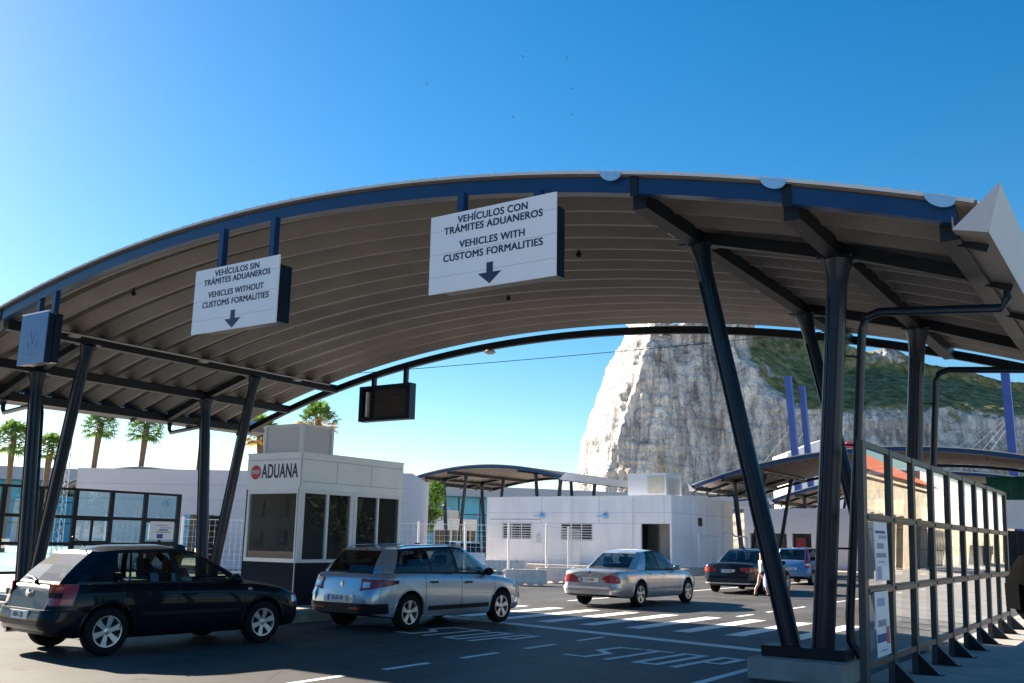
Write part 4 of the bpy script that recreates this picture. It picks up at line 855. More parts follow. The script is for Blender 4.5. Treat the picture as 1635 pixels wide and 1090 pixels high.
    hb = n.new('ShaderNodeMath'); hb.operation = 'ADD'; l.new(noise_(.09, (1, 1, .16), 9, .68), hb.inputs[0]); l.new(noise_(.3, det=5), hb.inputs[1])
    bp = n.new('ShaderNodeBump'); bp.inputs['Strength'].default_value = 1.0; bp.inputs['Distance'].default_value = 4; l.new(hb.outputs[0], bp.inputs['Height']); l.new(bp.outputs[0], b.inputs['Normal'])
    return m
M['rock'] = rock_mat()
def catmull(p0, p1, p2, p3, t):
    return tuple(.5 * (2 * b + (c - a) * t + (2 * a - 5 * b + 4 * c - d) * t * t + (3 * b - a - 3 * c + d) * t ** 3) for a, b, c, d in zip(p0, p1, p2, p3))
def spline(pts, n):
    out = []
    for i in range(len(pts) - 1):
        a = pts[max(0, i - 1)]; d = pts[min(len(pts) - 1, i + 2)]
        for k in range(n): out.append(catmull(a, pts[i], pts[i + 1], d, k / n))
    out.append(pts[-1]); return out
def build_rock():
    back = Vector((-sin(YAW), cos(YAW), 0))
    net = []
    for c in ROCK:
        top = Vector(c[-1][:3]); e1 = top + back * 220; e2 = top + back * 700
        net.append(c + [(e1.x, e1.y, top.z * .72, .9), (e2.x, e2.y, -3, .9)])
    rows = [spline(c, 21) for c in net]
    nr = len(rows[0]); cols_ = [spline([r[j] for r in rows], 13) for j in range(nr)]   # cols_[j][i]
    NI = len(cols_[0]); V = [[Vector(cols_[j][i][:3]) for j in range(nr)] for i in range(NI)]; G = [[min(1, max(0, cols_[j][i][3])) for j in range(nr)] for i in range(NI)]
    P = []; A = []
    for i in range(NI):
        row = []
        for j in range(nr):
            p = V[i][j]
            du = V[min(NI - 1, i + 1)][j] - V[max(0, i - 1)][j]; dv = V[i][min(nr - 1, j + 1)] - V[i][max(0, j - 1)]
            nn = du.cross(dv)
            nn = nn.normalized() if nn.length > 1e-6 else Vector((0, 0, 1))
            g = G[i][j]; q = Vector((p.x, p.y, p.z * .28))
            qs = Vector((p.x, p.y, p.z * .10 + 6 * noise.noise(p / 45)))
            d = 8 * noise.fractal(q / 85, .9, 2.1, 2, noise_basis='PERLIN_ORIGINAL') + 8 * (.45 - abs(noise.noise(qs / 34 + Vector((9, 3, 1)))) * 1.9) + 4.5 * (.45 - abs(noise.noise(qs / 14)) * 2) + 2.2 * (.4 - abs(noise.noise(qs / 6.5 + Vector((2, 7, 3)))) * 2)
            d += 1.5 * noise.noise(Vector((p.x / 30, p.y / 30, p.z / 5.5))) + 1.3 * noise.noise(p / 7.0) + .9 * noise.noise(p / 3.1)
            v_ = 1.5 * abs(noise.noise(p / 8)) + 1.3 * noise.noise(p / 18) + 2.5 * noise.noise(p / 70) + .7 * abs(noise.noise(p / 3.8 + Vector((4, 4, 4))))
            k = min(1, max(0, (p.z + 3) / 25)) * (1 if j < nr - 43 else .5)
            off = lerp(d, v_, g) * k
            row.append(p + nn * off * (1 if nn.dot(back) < .3 else 1)); A.append(g)
        P.append(row)
    b = MB(); b.grid(P); o = b.build('rock_mountain', M['rock'], None, fix=False)
    at = o.data.attributes.new('veg', 'FLOAT', 'POINT'); at.data.foreach_set('value', A)
    nsum = sum((f.normal.dot(-back) * f.area for f in o.data.polygons))
    if nsum < 0: o.data.flip_normals()
    o.data.polygons.foreach_set('use_smooth', [True] * len(o.data.polygons))
    return struct(o)
build_rock()
# tan lower slope with scrub in front of the cliff
def build_hill():
    P = []; A = []
    for i in range(90):
        row = []
        for j in range(60):
            u = i / 89; v = j / 59; x = lerp(-170, 10, u); y = lerp(250, 470, v)
            h = 25 * sin(pi * min(1, v * 1.0)) ** 1.2 * (sin(pi * u) ** .55) * (.55 + .25 * u)
            q = Vector((x, y, 0)); h *= 1 + .25 * noise.noise(q / 40); h += (3 * noise.noise(q / 11) + 1.6 * abs(noise.noise(q / 4))) * min(1, h / 8)
            row.append((x, y, h - .5)); A.append(.28 + .5 * noise.noise(q / 14))
        P.append(row)
    b = MB(); b.grid(P); o = b.build('hillside', M['hill'], None, smooth=180)
    return struct(o)
M['hill'] = pmat('tan_slope', (.20, .17, .10), .95, var=.55, scale=.12, bump=.6, bscale=1.2, c2=(.40, .32, .22))
build_hill()
# ---------------------------------------------------------------- trees
def leafmat(name, c, var, scale, tr=.45):
    m = pmat(name, c, .5, var=var, scale=scale); t_ = m.node_tree; n = t_.nodes; l = t_.links; b_ = n['Principled BSDF']; o_ = n['Material Output']
    td = n.new('ShaderNodeBsdfTranslucent'); mx = n.new('ShaderNodeMixShader'); mx.inputs[0].default_value = tr
    src = b_.inputs['Base Color'].links[0].from_socket; l.new(src, td.inputs['Color']); l.new(b_.outputs[0], mx.inputs[1]); l.new(td.outputs[0], mx.inputs[2]); l.new(mx.outputs[0], o_.inputs['Surface'])
    return m
M['trunk'] = pmat('palm_trunk', (.20, .13, .08), .9, var=.25, scale=3, bump=.6, bscale=9, stretch=(1, 1, 4))
M['frond'] = leafmat('palm_leaf', (.11, .20, .04), .45, 1.5)
M['dfrond'] = leafmat('dry_palm_leaf', (.55, .33, .08), .3, 2)
M['leaf'] = leafmat('tree_leaf', (.10, .20, .025), .5, 1.2); M['dleaf'] = pmat('dark_tree_leaf', (.022, .036, .014), .6, var=.5, scale=1.2)
M['bark'] = pmat('bark', (.12, .085, .055), .9, var=.3, scale=4, bump=.4)
def palm(x, y, h, r, seed, label, dry=0):
    random.seed(seed); t = thing('palm_tree', label, 'palm', (x, y, 0), 0, 'palms behind the white wall')
    b = MB(); b.tube([(.25 * sin(k * .5 + seed) * k / 8, .1 * k / 8, h * k / 8) for k in range(9)], [.34, .27, .25, .235, .225, .22, .22, .25, .28], 12); b.build('trunk', M['trunk'], t, smooth=40)
    cx, cy = .25 * sin(4 + seed), .1
    g, dr = MB(), MB(); n = 46
    for k in range(n):
        az = 2 * pi * (k * .618 + random.uniform(-.03, .03)); el = lerp(-.75, 1.35, ((k + .5) / n) ** .85); bb = dr if (k < dry) else g
        L = r * random.uniform(.55, .72); dirv = Vector((cos(az) * cos(el), sin(az) * cos(el), sin(el))); o_ = Vector((cx, cy, h + .1))
        droop = .25 * r; tip = o_ + dirv * L + Vector((0, 0, -droop * .35 * cos(el)))
        bb.tube([o_, o_ + dirv * L * .5 + Vector((0, 0, .05)), tip], [.03, .022, .015], 5)
        side = dirv.cross(Vector((0, 0, 1)))
        if side.length < .05: side = Vector((1, 0, 0))
        side.normalize(); upn = side.cross(dirv).normalized(); m_ = 15
        for q in range(m_):
            a = lerp(-1.75, 1.75, q / (m_ - 1)); ll = r * random.uniform(.42, .55) * (1 - .16 * abs(a)); dv = dirv * cos(a) + side * sin(a) + upn * .12 * cos(a * 2)
            wv = side * cos(a) - dirv * sin(a); m1 = tip + dv * ll * .55; e = tip + dv * ll + Vector((0, 0, -ll * random.uniform(.15, .5)))
            bb.add([tip, m1 + wv * .07 * r * .5, e, m1 - wv * .07 * r * .5], [(0, 1, 2, 3)])
    g.build('crown', M['frond'], t)
    if dry: dr.build('dry_fronds', M['dfrond'], t)
palm(-78.6, 43.7, 9.0, 1.81, 1, 'palm with its whole crown in clear sky outside the upright front column')
palm(-76.0, 45.4, 8.3, 1.46, 2, 'shortest palm, low crown between the upright and the raking front column')
palm(-72.9, 47.5, 10.3, 1.63, 3, 'palm just past the raking front column, crown touching the eave gutter')
palm(-69.8, 49.6, 10.1, 1.72, 4, 'palm midway between the two column pairs, drooping crown under the gutter')
palm(-65.8, 52.2, 12.2, 1.72, 5, 'palm whose bare trunk alone shows beside the rear upright column')
palm(-61.7, 55.0, 9.9, 1.81, 6, 'palm with yellowing fronds between the raking rear column and the booth', 10)
palm(-57.7, 57.7, 11.0, 1.89, 7, 'palm with orange dry fronds rising behind the booth roof unit', 17)
def tree(x, y, h, r, seed, label, leaf='leaf'):
    random.seed(seed); t = thing('leafy_tree', label, 'tree', (x, y, 0))
    b = MB(); b.tube([(0, 0, 0), (.05, 0, h * .3), (0, .1, h * .6)], [.17, .13, .06], 9); cl = []
    for k in range(13):
        a = random.uniform(0, 2 * pi); z = random.uniform(.32, .88) * h; rr = r * .75 * sqrt(random.random()) * (1 - .5 * max(0, z / h - .55)); c = Vector((cos(a) * rr, sin(a) * rr, z)); cl.append(c); b.tube([(0, .02, h * .25), c * .6 + Vector((0, 0, h * .12)), c], [.06, .04, .015], 6)
    b.build('trunk', M['bark'], t, smooth=40); g = MB()
    for c in cl:
        for _ in range(330):
            d = Vector((random.gauss(0, 1), random.gauss(0, 1), random.gauss(0, .8))); d = d.normalized() * (random.random() ** .45) * r * .47; p = c + d
            a = Vector((random.gauss(0, 1), random.gauss(0, 1), random.gauss(0, .6))).normalized(); s = a.cross(d.normalized() + Vector((.01, .02, .03))).normalized(); L = random.uniform(.09, .17)
            g.add([p - a * L, p + s * L * .5, p + a * L, p - s * L * .5], [(0, 1, 2, 3)])
    g.build('crown', M[leaf], t)
tree(-42.8, 53.2, 5.6, 1.55, 11, 'leafy green tree in front of the teal terminal, past the booth')
tree(-44.9, 52.6, 3.2, .9, 12, 'low yellow-green bush at the foot of the leafy green tree')
for i, (x, y, h, lb) in enumerate(((6.4, 29.5, 5.6, 'dark roadside tree at the street end of the row before the stone house'), (6.0, 34.5, 6.2, 'tallest dark roadside tree, middle of the row before the stone house'), (6.6, 39.6, 5.4, 'dark roadside tree touching the end of the stone house'))):
    tree(x, y, h, 2.3, 30 + i, lb, 'dleaf')
# ---------------------------------------------------------------- vehicles
def pchip(xs, ys, x):
    n = len(xs)
    if x <= xs[0]: return ys[0]
    if x >= xs[-1]: return ys[-1]
    i = max(k for k in range(n - 1) if xs[k] <= x)
    def slope(k):
        if k == 0 or k == n - 1: return ((ys[1] - ys[0]) / (xs[1] - xs[0])) if k == 0 else ((ys[-1] - ys[-2]) / (xs[-1] - xs[-2]))
        a = (ys[k] - ys[k - 1]) / (xs[k] - xs[k - 1]); b = (ys[k + 1] - ys[k]) / (xs[k + 1] - xs[k])
        return 0 if a * b <= 0 else 2 * a * b / (a + b)
    h = xs[i + 1] - xs[i]; t = (x - xs[i]) / h; m0, m1 = slope(i), slope(i + 1)
    return (2 * t ** 3 - 3 * t * t + 1) * ys[i] + (t ** 3 - 2 * t * t + t) * h * m0 + (-2 * t ** 3 + 3 * t * t) * ys[i + 1] + (t ** 3 - t * t) * h * m1
class Body:
    """lower body of a car: rings across the car at stations along y (0 = rear bumper)"""
    def __init__(s, sp):
        s.sp = sp; s.L = sp['st'][-1][0]; st = sp['st']; c = list(zip(*st)); s.c = c
        ys = [0, .012, .03, .06, .1, .16]; y = .24
        while y < s.L - .26: ys.append(y); y += .085
        ys += [s.L - .2, s.L - .14, s.L - .09, s.L - .05, s.L - .025, s.L - .01, s.L]; s.ys = ys
        s.rings = [s.ring(y) for y in ys]
    def ring(s, y):
        zb, zs, w, zt = (pchip(s.c[0], s.c[k], y) for k in (1, 2, 3, 4)); d = zs - zb
        bulge = s.sp.get('bulge', .5)
        pts = [(0, zb), (.78 * w, zb), (.92 * w, zb + .02), (.965 * w, zb + .08), (.985 * w, zb + .26 * d), (w, zb + bulge * d), (.999 * w, zb + (bulge + .12) * d), (.985 * w, zb + .84 * d), (.962 * w, zs - .03), (.935 * w, zs - .004), (.89 * w, zs + .12 * (zt - zs)), (.80 * w, zs + .42 * (zt - zs)), (.55 * w, zs + .8 * (zt - zs)), (.28 * w, zs + .96 * (zt - zs)), (0, zt)]
        return [(x, y + s.shift(y, z), z) for x, z in pts]
    def shift(s, y, z):
        f = max(0, 1 - y / .6); r = s.sp.get('rake', [(0, 0), (.55, 0), (.65, .07), (1.2, .12)])
        g = max(0, 1 - (s.L - y) / .5); q = s.sp.get('nose', [(0, -.05), (.35, 0), (.6, -.02), (1.0, -.1)])
        return f * pchip([a for a, _ in r], [b for _, b in r], z) + g * pchip([a for a, _ in q], [b for _, b in q], z)
    def outline(s, z):
        """(x, y) of the right-hand outline at height z from the rear centre to the front centre"""
        pl = []
        for R in s.rings:
            side = R[2:10]; x = None
            for (x0, y0, z0), (x1, y1, z1) in zip(side, side[1:]):
                if z0 <= z <= z1: t = (z - z0) / (z1 - z0 + 1e-9); x = (lerp(x0, x1, t), lerp(y0, y1, t)); break
            if x is None:
                p = side[0] if z < side[0][2] else side[-1]; x = (p[0], p[1] if z < side[0][2] else R[9][1])
            pl.append(x)
        pl = [(0, pl[0][1])] + pl + [(0, pl[-1][1])]
        return pl
    def at(s, z, arc=None, y=None):
        pl = s.outline(z)
        if y is not None:
            for a, b in zip(pl[1:], pl[2:]):
                if a[1] <= y <= b[1]: t = (y - a[1]) / (b[1] - a[1] + 1e-9); p = (lerp(a[0], b[0], t), y); d = (b[0] - a[0], b[1] - a[1]); break
            else: p = pl[1]; d = (0, 1)
        else:
            acc = 0
            for a, b in zip(pl, pl[1:]):
                q = hypot(b[0] - a[0], b[1] - a[1])
                if acc + q >= arc and q > 0: t = (arc - acc) / q; p = (lerp(a[0], b[0], t), lerp(a[1], b[1], t)); d = (b[0] - a[0], b[1] - a[1]); break
                acc += q
        q = hypot(*d) or 1; return p, (d[1] / q, -d[0] / q)
    def patch(s, mb, rng, z0, z1, off, side=1, n=8, m=4, by='arc', skew=0.0, mi=None, ztop=None):
        """a shallow raised panel lying on the body, by arc length from the rear centre or by y"""
        P = []; Q = []
        for j in range(m + 1):
            v = j / m; r1, r2 = [], []
            for i in range(n + 1):
                u = i / n; za, zb_ = (z0(u) if callable(z0) else z0), (z1(u) if callable(z1) else z1); z = lerp(za, zb_, v)
                sv = lerp(rng[0], rng[1], u) + skew * v
                (x, y), (nx, ny) = s.at(z, **({'arc': sv} if by == 'arc' else {'y': sv}))
                r1.append((side * (x + nx * off), y + ny * off, z)); r2.append((side * (x - nx * .02), y - ny * .02, z))
            P.append(r1); Q.append(r2)
        mb.grid(P, mi); rim1 = P[0] + [r[-1] for r in P[1:]] + P[-1][-2::-1] + [r[0] for r in P[-2:0:-1]]; rim2 = Q[0] + [r[-1] for r in Q[1:]] + Q[-1][-2::-1] + [r[0] for r in Q[-2:0:-1]]
        mb.grid([rim1, rim2], mi, closed=True)
    def deck(s, mb, y, x0, x1, off=.002, wd=.008):
        """thin dark joint across the bonnet, boot or tailgate at station y"""
        R = s.ring(y)[9:]; P = []
        for i in range(15):
            x = lerp(x0, x1, i / 14); ax = abs(x); z = R[-1][2]; yy = y
            for a, b in zip(R, R[1:]):
                if b[0] <= ax <= a[0]: t = (a[0] - ax) / (a[0] - b[0] + 1e-9); z = lerp(a[2], b[2], t); break
            P.append([(x, yy - wd / 2, z + off), (x, yy + wd / 2, z + off)])
        mb.grid(P)
def wheel(t, name, x, y, r, wd, style, M_rim, side):
    b = MB(); h = wd / 2
    b.lathe([(r * .62, -h * .8), (r * .70, -h * .95), (r * .88, -h), (r * .965, -h * .86), (r, -h * .6), (r, h * .6), (r * .965, h * .86), (r * .88, h), (r * .70, h * .95), (r * .62, h * .8), (r * .60, 0)], 40, 'x')
    for k in range(3): b.lathe([(r * 1.001, -h * .45 + k * h * .45 - .004), (r * 1.003, -h * .45 + k * h * .45), (r * 1.001, -h * .45 + k * h * .45 + .004)], 40, 'x')
    w = b.build(name, M['black'], t, smooth=40, loc=(x, y, r))
    b = MB(); f = side
    b.lathe([(r * .66, f * h * .80), (r * .655, f * h * .90), (r * .60, f * h * .88), (r * .585, f * h * .6), (r * .58, f * h * .2)], 40, 'x')
    n, a0, a1, depth = style
    for k in range(n):
        a = 2 * pi * k / n + .3
        for tw in ((0,) if style[3] < 2 else (-.13, .13)):
            c, s_ = cos(a + tw), sin(a + tw); q = Vector((0, -s_, c)); d = Vector((0, c, s_)); pts = []
            for rr, ww in ((.10, a0), (.36, (a0 + a1) / 2 * .92), (.605, a1)):
                for sg in (-1, 1): pts.append(d * r * rr + q * sg * ww * r + Vector((f * h * (.86 - .12 * (1 - rr / .6)), 0, 0)))
            bk = [p - Vector((f * .03, 0, 0)) for p in pts]
            b.add(pts + bk, [(0, 1, 3, 2), (2, 3, 5, 4), (0, 2, 8, 6), (2, 4, 10, 8), (1, 7, 9, 3), (3, 9, 11, 5), (0, 6, 7, 1)])
    b.lathe([(0, f * h * .83), (r * .09, f * h * .82), (r * .16, f * h * .76), (r * .17, f * h * .5)], 20, 'x')
    rim = b.build('rim', M_rim, w, smooth=30)
    b = MB(); b.lathe([(0, f * h * .34), (r * .60, f * h * .34), (r * .6, f * h * .30), (0, f * h * .30)], 30, 'x'); b.build('brake_disc', M['blackp'], w, smooth=30)
def make_car(name, sp, label, cat, group='cars queueing through the customs lanes'):
    t = thing(name, label, cat, (0, 0, 0), 0, group); B = Body(sp); L = B.L; paint = sp['paint']; gy0, gy1 = sp['gy']
    # lower body with wheel wells cut out
    b = MB(); P = []
    for R in B.rings: P.append(R + [(-x, y, z) for x, y, z in R[-2:0:-1]])
    nring = len(P[0]); b.grid(P, 0, closed=True); b.add(P[0], [tuple(range(nring))]); b.add(P[-1], [tuple(reversed(range(nring)))])
    me = b.mesh('body', [paint, M['interior'], M['blackp']], None)
    for f in me.polygons:
        c = f.center
        if f.normal.z > .5 and gy0 < c.y < gy1 and abs(c.x) < .9 * sp['W']: f.material_index = 1
        if c.z < .24 or (f.normal.z < -.7): f.material_index = 2
    body = bpy.data.objects.new('body', me); COL.objects.link(body); body.parent = t
    cuts = []
    for y in sp['axles']:
        for sd in (-1, 1):
            cb = MB(); R = sp['r'] + .055
            cb.lathe([(0, 0), (R, 0), (R, .5), (0, .5)], 36, 'x'); o = cb.build('cut', M['blackp'], None)
            o.location = (sd * (sp['W'] - .30) if sd > 0 else sd * (sp['W'] - .30) - .5, y, sp['r'] + .01); cuts.append(o)
            md = body.modifiers.new('c', 'BOOLEAN'); md.operation = 'DIFFERENCE'; md.object = o; md.solver = 'EXACT'
    dg = bpy.context.evaluated_depsgraph_get(); dg.update(); me2 = bpy.data.meshes.new_from_object(body.evaluated_get(dg)); body.modifiers.clear(); body.data = me2
    for o in cuts: bpy.data.objects.remove(o)
    shade(me2, 32); me2.name = 'body'
    # arch lips
    for y in sp['axles']:
        for sd in (-1, 1):
            P = []
            R = sp['r'] + .055
            for k in range(25):
                a = lerp(-.12, pi + .12, k / 24); row = []
                for rr, off in ((R - .004, -.03), (R - .002, .006), (R + .022, .009), (R + .038, -.012)):
                    yy, zz = y + rr * cos(a), sp['r'] + .01 + rr * sin(a); (x, _), nn = B.at(zz, y=yy); row.append((sd * (x + off), yy, zz))
                P.append(row)
            b = MB(); b.grid(P); b.build('arch_lip', sp.get('lip', paint), t, smooth=60)
    # greenhouse
    N = []
    gh = sp['gh']; m_sub = 5
    for k in range(len(gh) - 1):
        a, c = gh[k], gh[k + 1]
        for q in range(m_sub): u = q / m_sub; N.append(([lerp(a[i], c[i], u) for i in range(6)], a[6], k))
    N.append((list(gh[-1][:6]), gh[-1][6], len(gh) - 1))
    fr = sp.get('rows', [0, .07, .3, .55, .8, .9, 1.0]); nrow = len(fr)
    ctr = [0, sum(g[1] for g in gh) / len(gh)]
    def pnt(i, f):
        n_ = N[i][0]; p = Vector(n_[0:3]).lerp(Vector(n_[3:6]), f); j0, j1 = max(0, i - 1), min(len(N) - 1, i + 1)
        tx, ty = N[j1][0][0] - N[j0][0][0], N[j1][0][1] - N[j0][0][1]; q = hypot(tx, ty) or 1; nx, ny = ty / q, -tx / q
        if i == 0: nx, ny = 0, -1
        if i == len(N) - 1: nx, ny = 0, 1
        bu = sp.get('tumble', .028) * sin(pi * f ** .9); return p + Vector((nx * bu, ny * bu, 0))
    pan = MB(); wins = {}
    for i in range(len(N) - 1):
        kind, seg = N[i][1], N[i][2]
        for j in range(nrow - 1):
            q = [pnt(i, fr[j]), pnt(i + 1, fr[j]), pnt(i + 1, fr[j + 1]), pnt(i, fr[j + 1])]
            isg = kind in 'gd' and 0 < j < nrow - 2
            for sd in (1, -1):
                v = [(sd * p.x, p.y, p.z) for p in q]; f = (0, 1, 2, 3) if sd > 0 else (3, 2, 1, 0)
                if isg: wins.setdefault((seg, 0 if seg in (0, len(gh) - 2) else sd), (MB(), kind))[0].add(v, [f])
                else: pan.add(v, [f], 1 if (kind in 'gd' and not (j == nrow - 2 and seg in (0, len(gh) - 2))) or kind == 'b' else 0)
    # roof skin from the upper ring to a crowned centre line
    rp = [pnt(i, 1.0) for i in range(len(N))]; P = []
    for p in rp:
        row = []
        for k in range(13): u = -1 + k / 6; row.append((p.x * u, p.y + (0 if abs(p.x) < 1e-6 else 0), p.z + sp.get('crown', .035) * (1 - u * u) * min(1, (p.y - rp[0].y) / .5 + .0) ** .6 * min(1, (rp[-1].y - p.y) / .5) ** .6))
        P.append(row)
    pan.grid(P, 0)
    pan.build('roof', [paint, M['blackp']], t, smooth=34)
    for (seg, sd), (g, kind) in wins.items():
        nm = 'rear_window' if seg == 0 else ('windscreen' if seg == len(gh) - 2 else 'side_window')
        g.build(nm, sp.get('rearglass', M['cglassd']) if kind == 'd' else (sp['rearglass'] if seg == 0 and 'rearglass' in sp else M['cglass']), t, smooth=60)
    # seats, wheel, dash
    fl = sp['gh'][2][2] - .03
    for (x, y, w_) in ((-.36, sp['seats'][0], .22), (.36, sp['seats'][0], .22), (0, sp['seats'][1], .58)):
        b = MB(); b.prism([(x - w_, y - .06, fl - .1), (x + w_, y - .06, fl - .1), (x + w_ * .86, y - .13, fl + .16), (x - w_ * .86, y - .13, fl + .16)], (0, .10, .0))
        for hx in ((x,) if w_ < .3 else (-.36, .36)):
            b.prism([(hx - .12, y - .16, fl + .18), (hx + .12, y - .16, fl + .18), (hx + .10, y - .18, fl + .34), (hx - .10, y - .18, fl + .34)], (0, .09, 0)); b.bar((hx, y - .09, fl + .1), (hx, y - .12, fl + .2), .05, .02)
        b.build('seat', M['interior'], t)
    b = MB(); pts = [(-.36 + .17 * cos(2 * pi * k / 20), sp['seats'][0] + .52 + .05 * sin(2 * pi * k / 20), fl + .03 + .15 * sin(2 * pi * k / 20)) for k in range(21)]; b.tube(pts, .014, 6, cap=False); b.build('steering_wheel', M['blackp'], t, smooth=50)
    # wheels
    for y in sp['axles']:
        for sd in (-1, 1): wheel(t, 'wheel', sd * (sp['W'] - .105), y, sp['r'], .2, sp['style'], sp.get('rimmat', M['rim']), sd)
    # shut lines, handles, mirrors
    b = MB()
    for y in sp['doors']:
        for sd in (-1, 1):
            B.patch(b, (y - .006, y + .006), .27 if not isinstance(y, tuple) else .3, lambda u, y=y: B.ring(y)[8][2], .0015, sd, 1, 10, 'y')
    for y, x in sp['decks']: B.deck(b, y, -x, x)
    b.build('shut_line', M['blackp'], t)
    for y, z in sp['handles']:
        for sd in (-1, 1):
            b = MB(); B.patch(b, (y - .095, y + .095), z - .016, z + .016, .03, sd, 4, 1, 'y'); b.build('door_handle', sp.get('handmat', paint), t)
    for sd in (-1, 1):
        x, y, z = sp['mirror']; b = MB(); b.lathe([(0, -.055), (.06, -.05), (.085, -.02), (.088, .02), (.07, .06), (.03, .085), (0, .09)], 14, 'y')
        b.v = [(sd * x + px * 1.25 * sd, y + py, z + pz * .85) for px, py, pz in b.v]; b.bar((sd * (x - .17), y + .02, z - .05), (sd * x, y + .02, z - .02), .05, .03); mr = b.build('door_mirror', sp.get('mirmat', paint), t, smooth=45)
    return t, B
def finish(t, B, x, y, head):
    """move the car so that its rear axle centre stands at (x, y) heading clockwise from +y"""
    t.rotation_euler = (0, 0, -radians(head)); ya = B.sp['axles'][0]
    t.location = (x - ya * sin(radians(head)), y - ya * cos(radians(head)), .004)
def plate(t, B, z, W_, chars, left=None, right=None, dy=-.012, h=.11):
    (x, y), _ = B.at(z, arc=.01); yb = y + dy; p = MB(); p.box(-W_ / 2, W_ / 2, yb - .006, yb + .02, z - h / 2, z + h / 2); pl = p.build('number_plate', M['plate'], t)
    for sd, m in ((-1, left), (1, right)):
        if m is not None: q = MB(); a, c = sorted((sd * W_ / 2 * .985, sd * (W_ / 2 - .045))); q.box(a, c, yb - .0085, yb - .0062, z - h / 2 + .004, z + h / 2 - .004); q.build('plate_band', m, pl)
    text('plate_lettering', chars, h * .82, M['signb'], pl, (0, yb - .0065, z), (pi / 2, 0, 0), .002, .0015, .82)
    return pl
def carpaint(name, c, metal=0.0, rough=.3, coat=1.0):
    return pmat(name, c, rough, metal=metal, var=.05, scale=1.2, coat=coat, spec=.5 if coat > .8 else .08)
# ---- dark hatchback
sp = dict(W=.868, r=.315, axles=(.80, 3.31), gy=(.55, 2.95), paint=carpaint('navy_black_paint', (.003, .0045, .010), 0, .35, .35), bulge=.55,
    st=[(0, .39, .78, .60, .84), (.035, .33, .86, .70, .90), (.12, .28, .895, .785, .93), (.26, .25, .91, .84, .94), (.45, .23, .92, .862, .945), (1.0, .20, .925, .868, .95), (2.0, .20, .915, .868, .945), (2.9, .20, .895, .868, .94), (3.1, .20, .885, .866, .95), (3.55, .21, .83, .855, .90), (3.9, .23, .75, .80, .81), (4.08, .28, .68, .68, .71), (4.15, .36, .60, .54, .62)],
    rake=[(0, .02), (.3, 0), (.58, 0), (.63, .075), (.95, .13)],
    gh=[(0, .16, .93, 0, .64, 1.365, 'g'), (.57, .21, .93, .47, .67, 1.36, 'p'), (.73, .36, .93, .54, .77, 1.353, 'p'), (.765, .84, .926, .572, 1.0, 1.378, 'g'), (.778, 1.82, .918, .585, 1.72, 1.395, 'b'), (.778, 1.91, .916, .585, 1.81, 1.395, 'g'), (.768, 2.80, .905, .55, 2.14, 1.365, 'p'), (.735, 3.0, .908, .51, 2.24, 1.355, 'g'), (0, 3.26, .95, 0, 2.38, 1.37, 'p')],
    crown=.062, tumble=.04, rearglass=M['cdustglare'],
    seats=(2.05, 1.15), doors=(1.82, 2.94, .98), decks=((3.10, .62),), handles=((1.12, .78), (2.02, .77)), handmat=None, mirror=(.90, 2.72, .97), style=(6, .085, .135, 1))
sp['handmat'] = sp['paint']
golf, B = make_car('dark_hatchback', sp, 'near black hatchback with pale dusty glare on its rear window and six spoke silver wheels', 'car')
for sd in (-1, 1):
    b = MB(); B.patch(b, (.545, .94), .66, .93, .008, sd, 8, 6, 'arc', 0.0); tl = b.build('tail_lamp', M['redlens'], golf, smooth=40)
    b = MB(); B.patch(b, (.78, .92), .675, .745, .011, sd, 4, 2); b.build('amber_lamp', M['orange'], tl, smooth=40)
    b = MB(); B.patch(b, (.66, .76), .86, .90, .011, sd, 4, 2); b.build('amber_lamp', M['orange'], tl, smooth=40)
    b = MB(); B.patch(b, (.56, .78), .755, .825, .0105, sd, 4, 2); b.build('smoked_lamp', M['blackp'], tl, smooth=40)
    b = MB(); B.patch(b, (1.28, 2.86), .50, .545, .012, sd, 24, 2, 'y'); b.build('side_moulding', M['blackp'], golf, smooth=40)
    b = MB(); B.patch(b, (3.0, 3.07), .80, .835, .008, sd, 3, 1, 'y'); b.build('side_repeater', M['clearl'], golf)
    b = MB(); B.patch(b, (3.86, 4.02), .60, .70, .008, sd, 5, 3, 'y'); b.build('headlamp', M['clearl'], golf, smooth=40)
b = MB()
for sd in (-1, 1): B.patch(b, (0, 1.05), .40, .58, .022, sd, 20, 5)
bump = b.build('rear_bumper', sp['paint'], golf, smooth=40)
b = MB()
for sd in (-1, 1): B.patch(b, (0.0, 1.0), .585, .605, .03, sd, 20, 1)
b.build('bumper_strip', M['blackp'], bump, smooth=40)
plate(golf, B, .525, .52, '5886 CJR', M['plateb'], dy=-.03)
b = MB(); b.lathe([(0, -.02), (.05, -.018), (.055, 0), (0, .01)], 20, 'y', (0, .085, .80)); b.build('tailgate_badge', M['chrome'], golf, smooth=40)
b = MB(); b.tube([(0, .175, .945), (.02, .16, .965), (-.2, .20, 1.0), (-.40, .225, 1.01)], .011, 6); b.bar((-.05, .195, .985), (-.42, .225, 1.01), .012, .02); b.lathe([(0, -.03), (.03, -.02), (.03, .02)], 10, 'y', (0, .18, .945)); b.build('rear_wiper', M['blackp'], golf)
b = MB(); b.tube([(.05, .78, 1.42), (.05, .70, 1.47), (.05, .58, 1.55)], .009, 6); b.build('aerial', M['blackp'], golf)
b = MB(); b.tube([(-.45, .03, .29), (-.45, .3, .29)], .03, 10); b.build('exhaust', M['chrome'], golf, smooth=40)
for sd in (-1, 1):
    b = MB(); b.bar((sd * .773, 1.10, .93), (sd * .592, 1.18, 1.36), .03, .012, (sd, 0, 0)); b.build('window_divider', M['blackp'], golf)
finish(golf, B, -12.80, 8.33, 6.0)
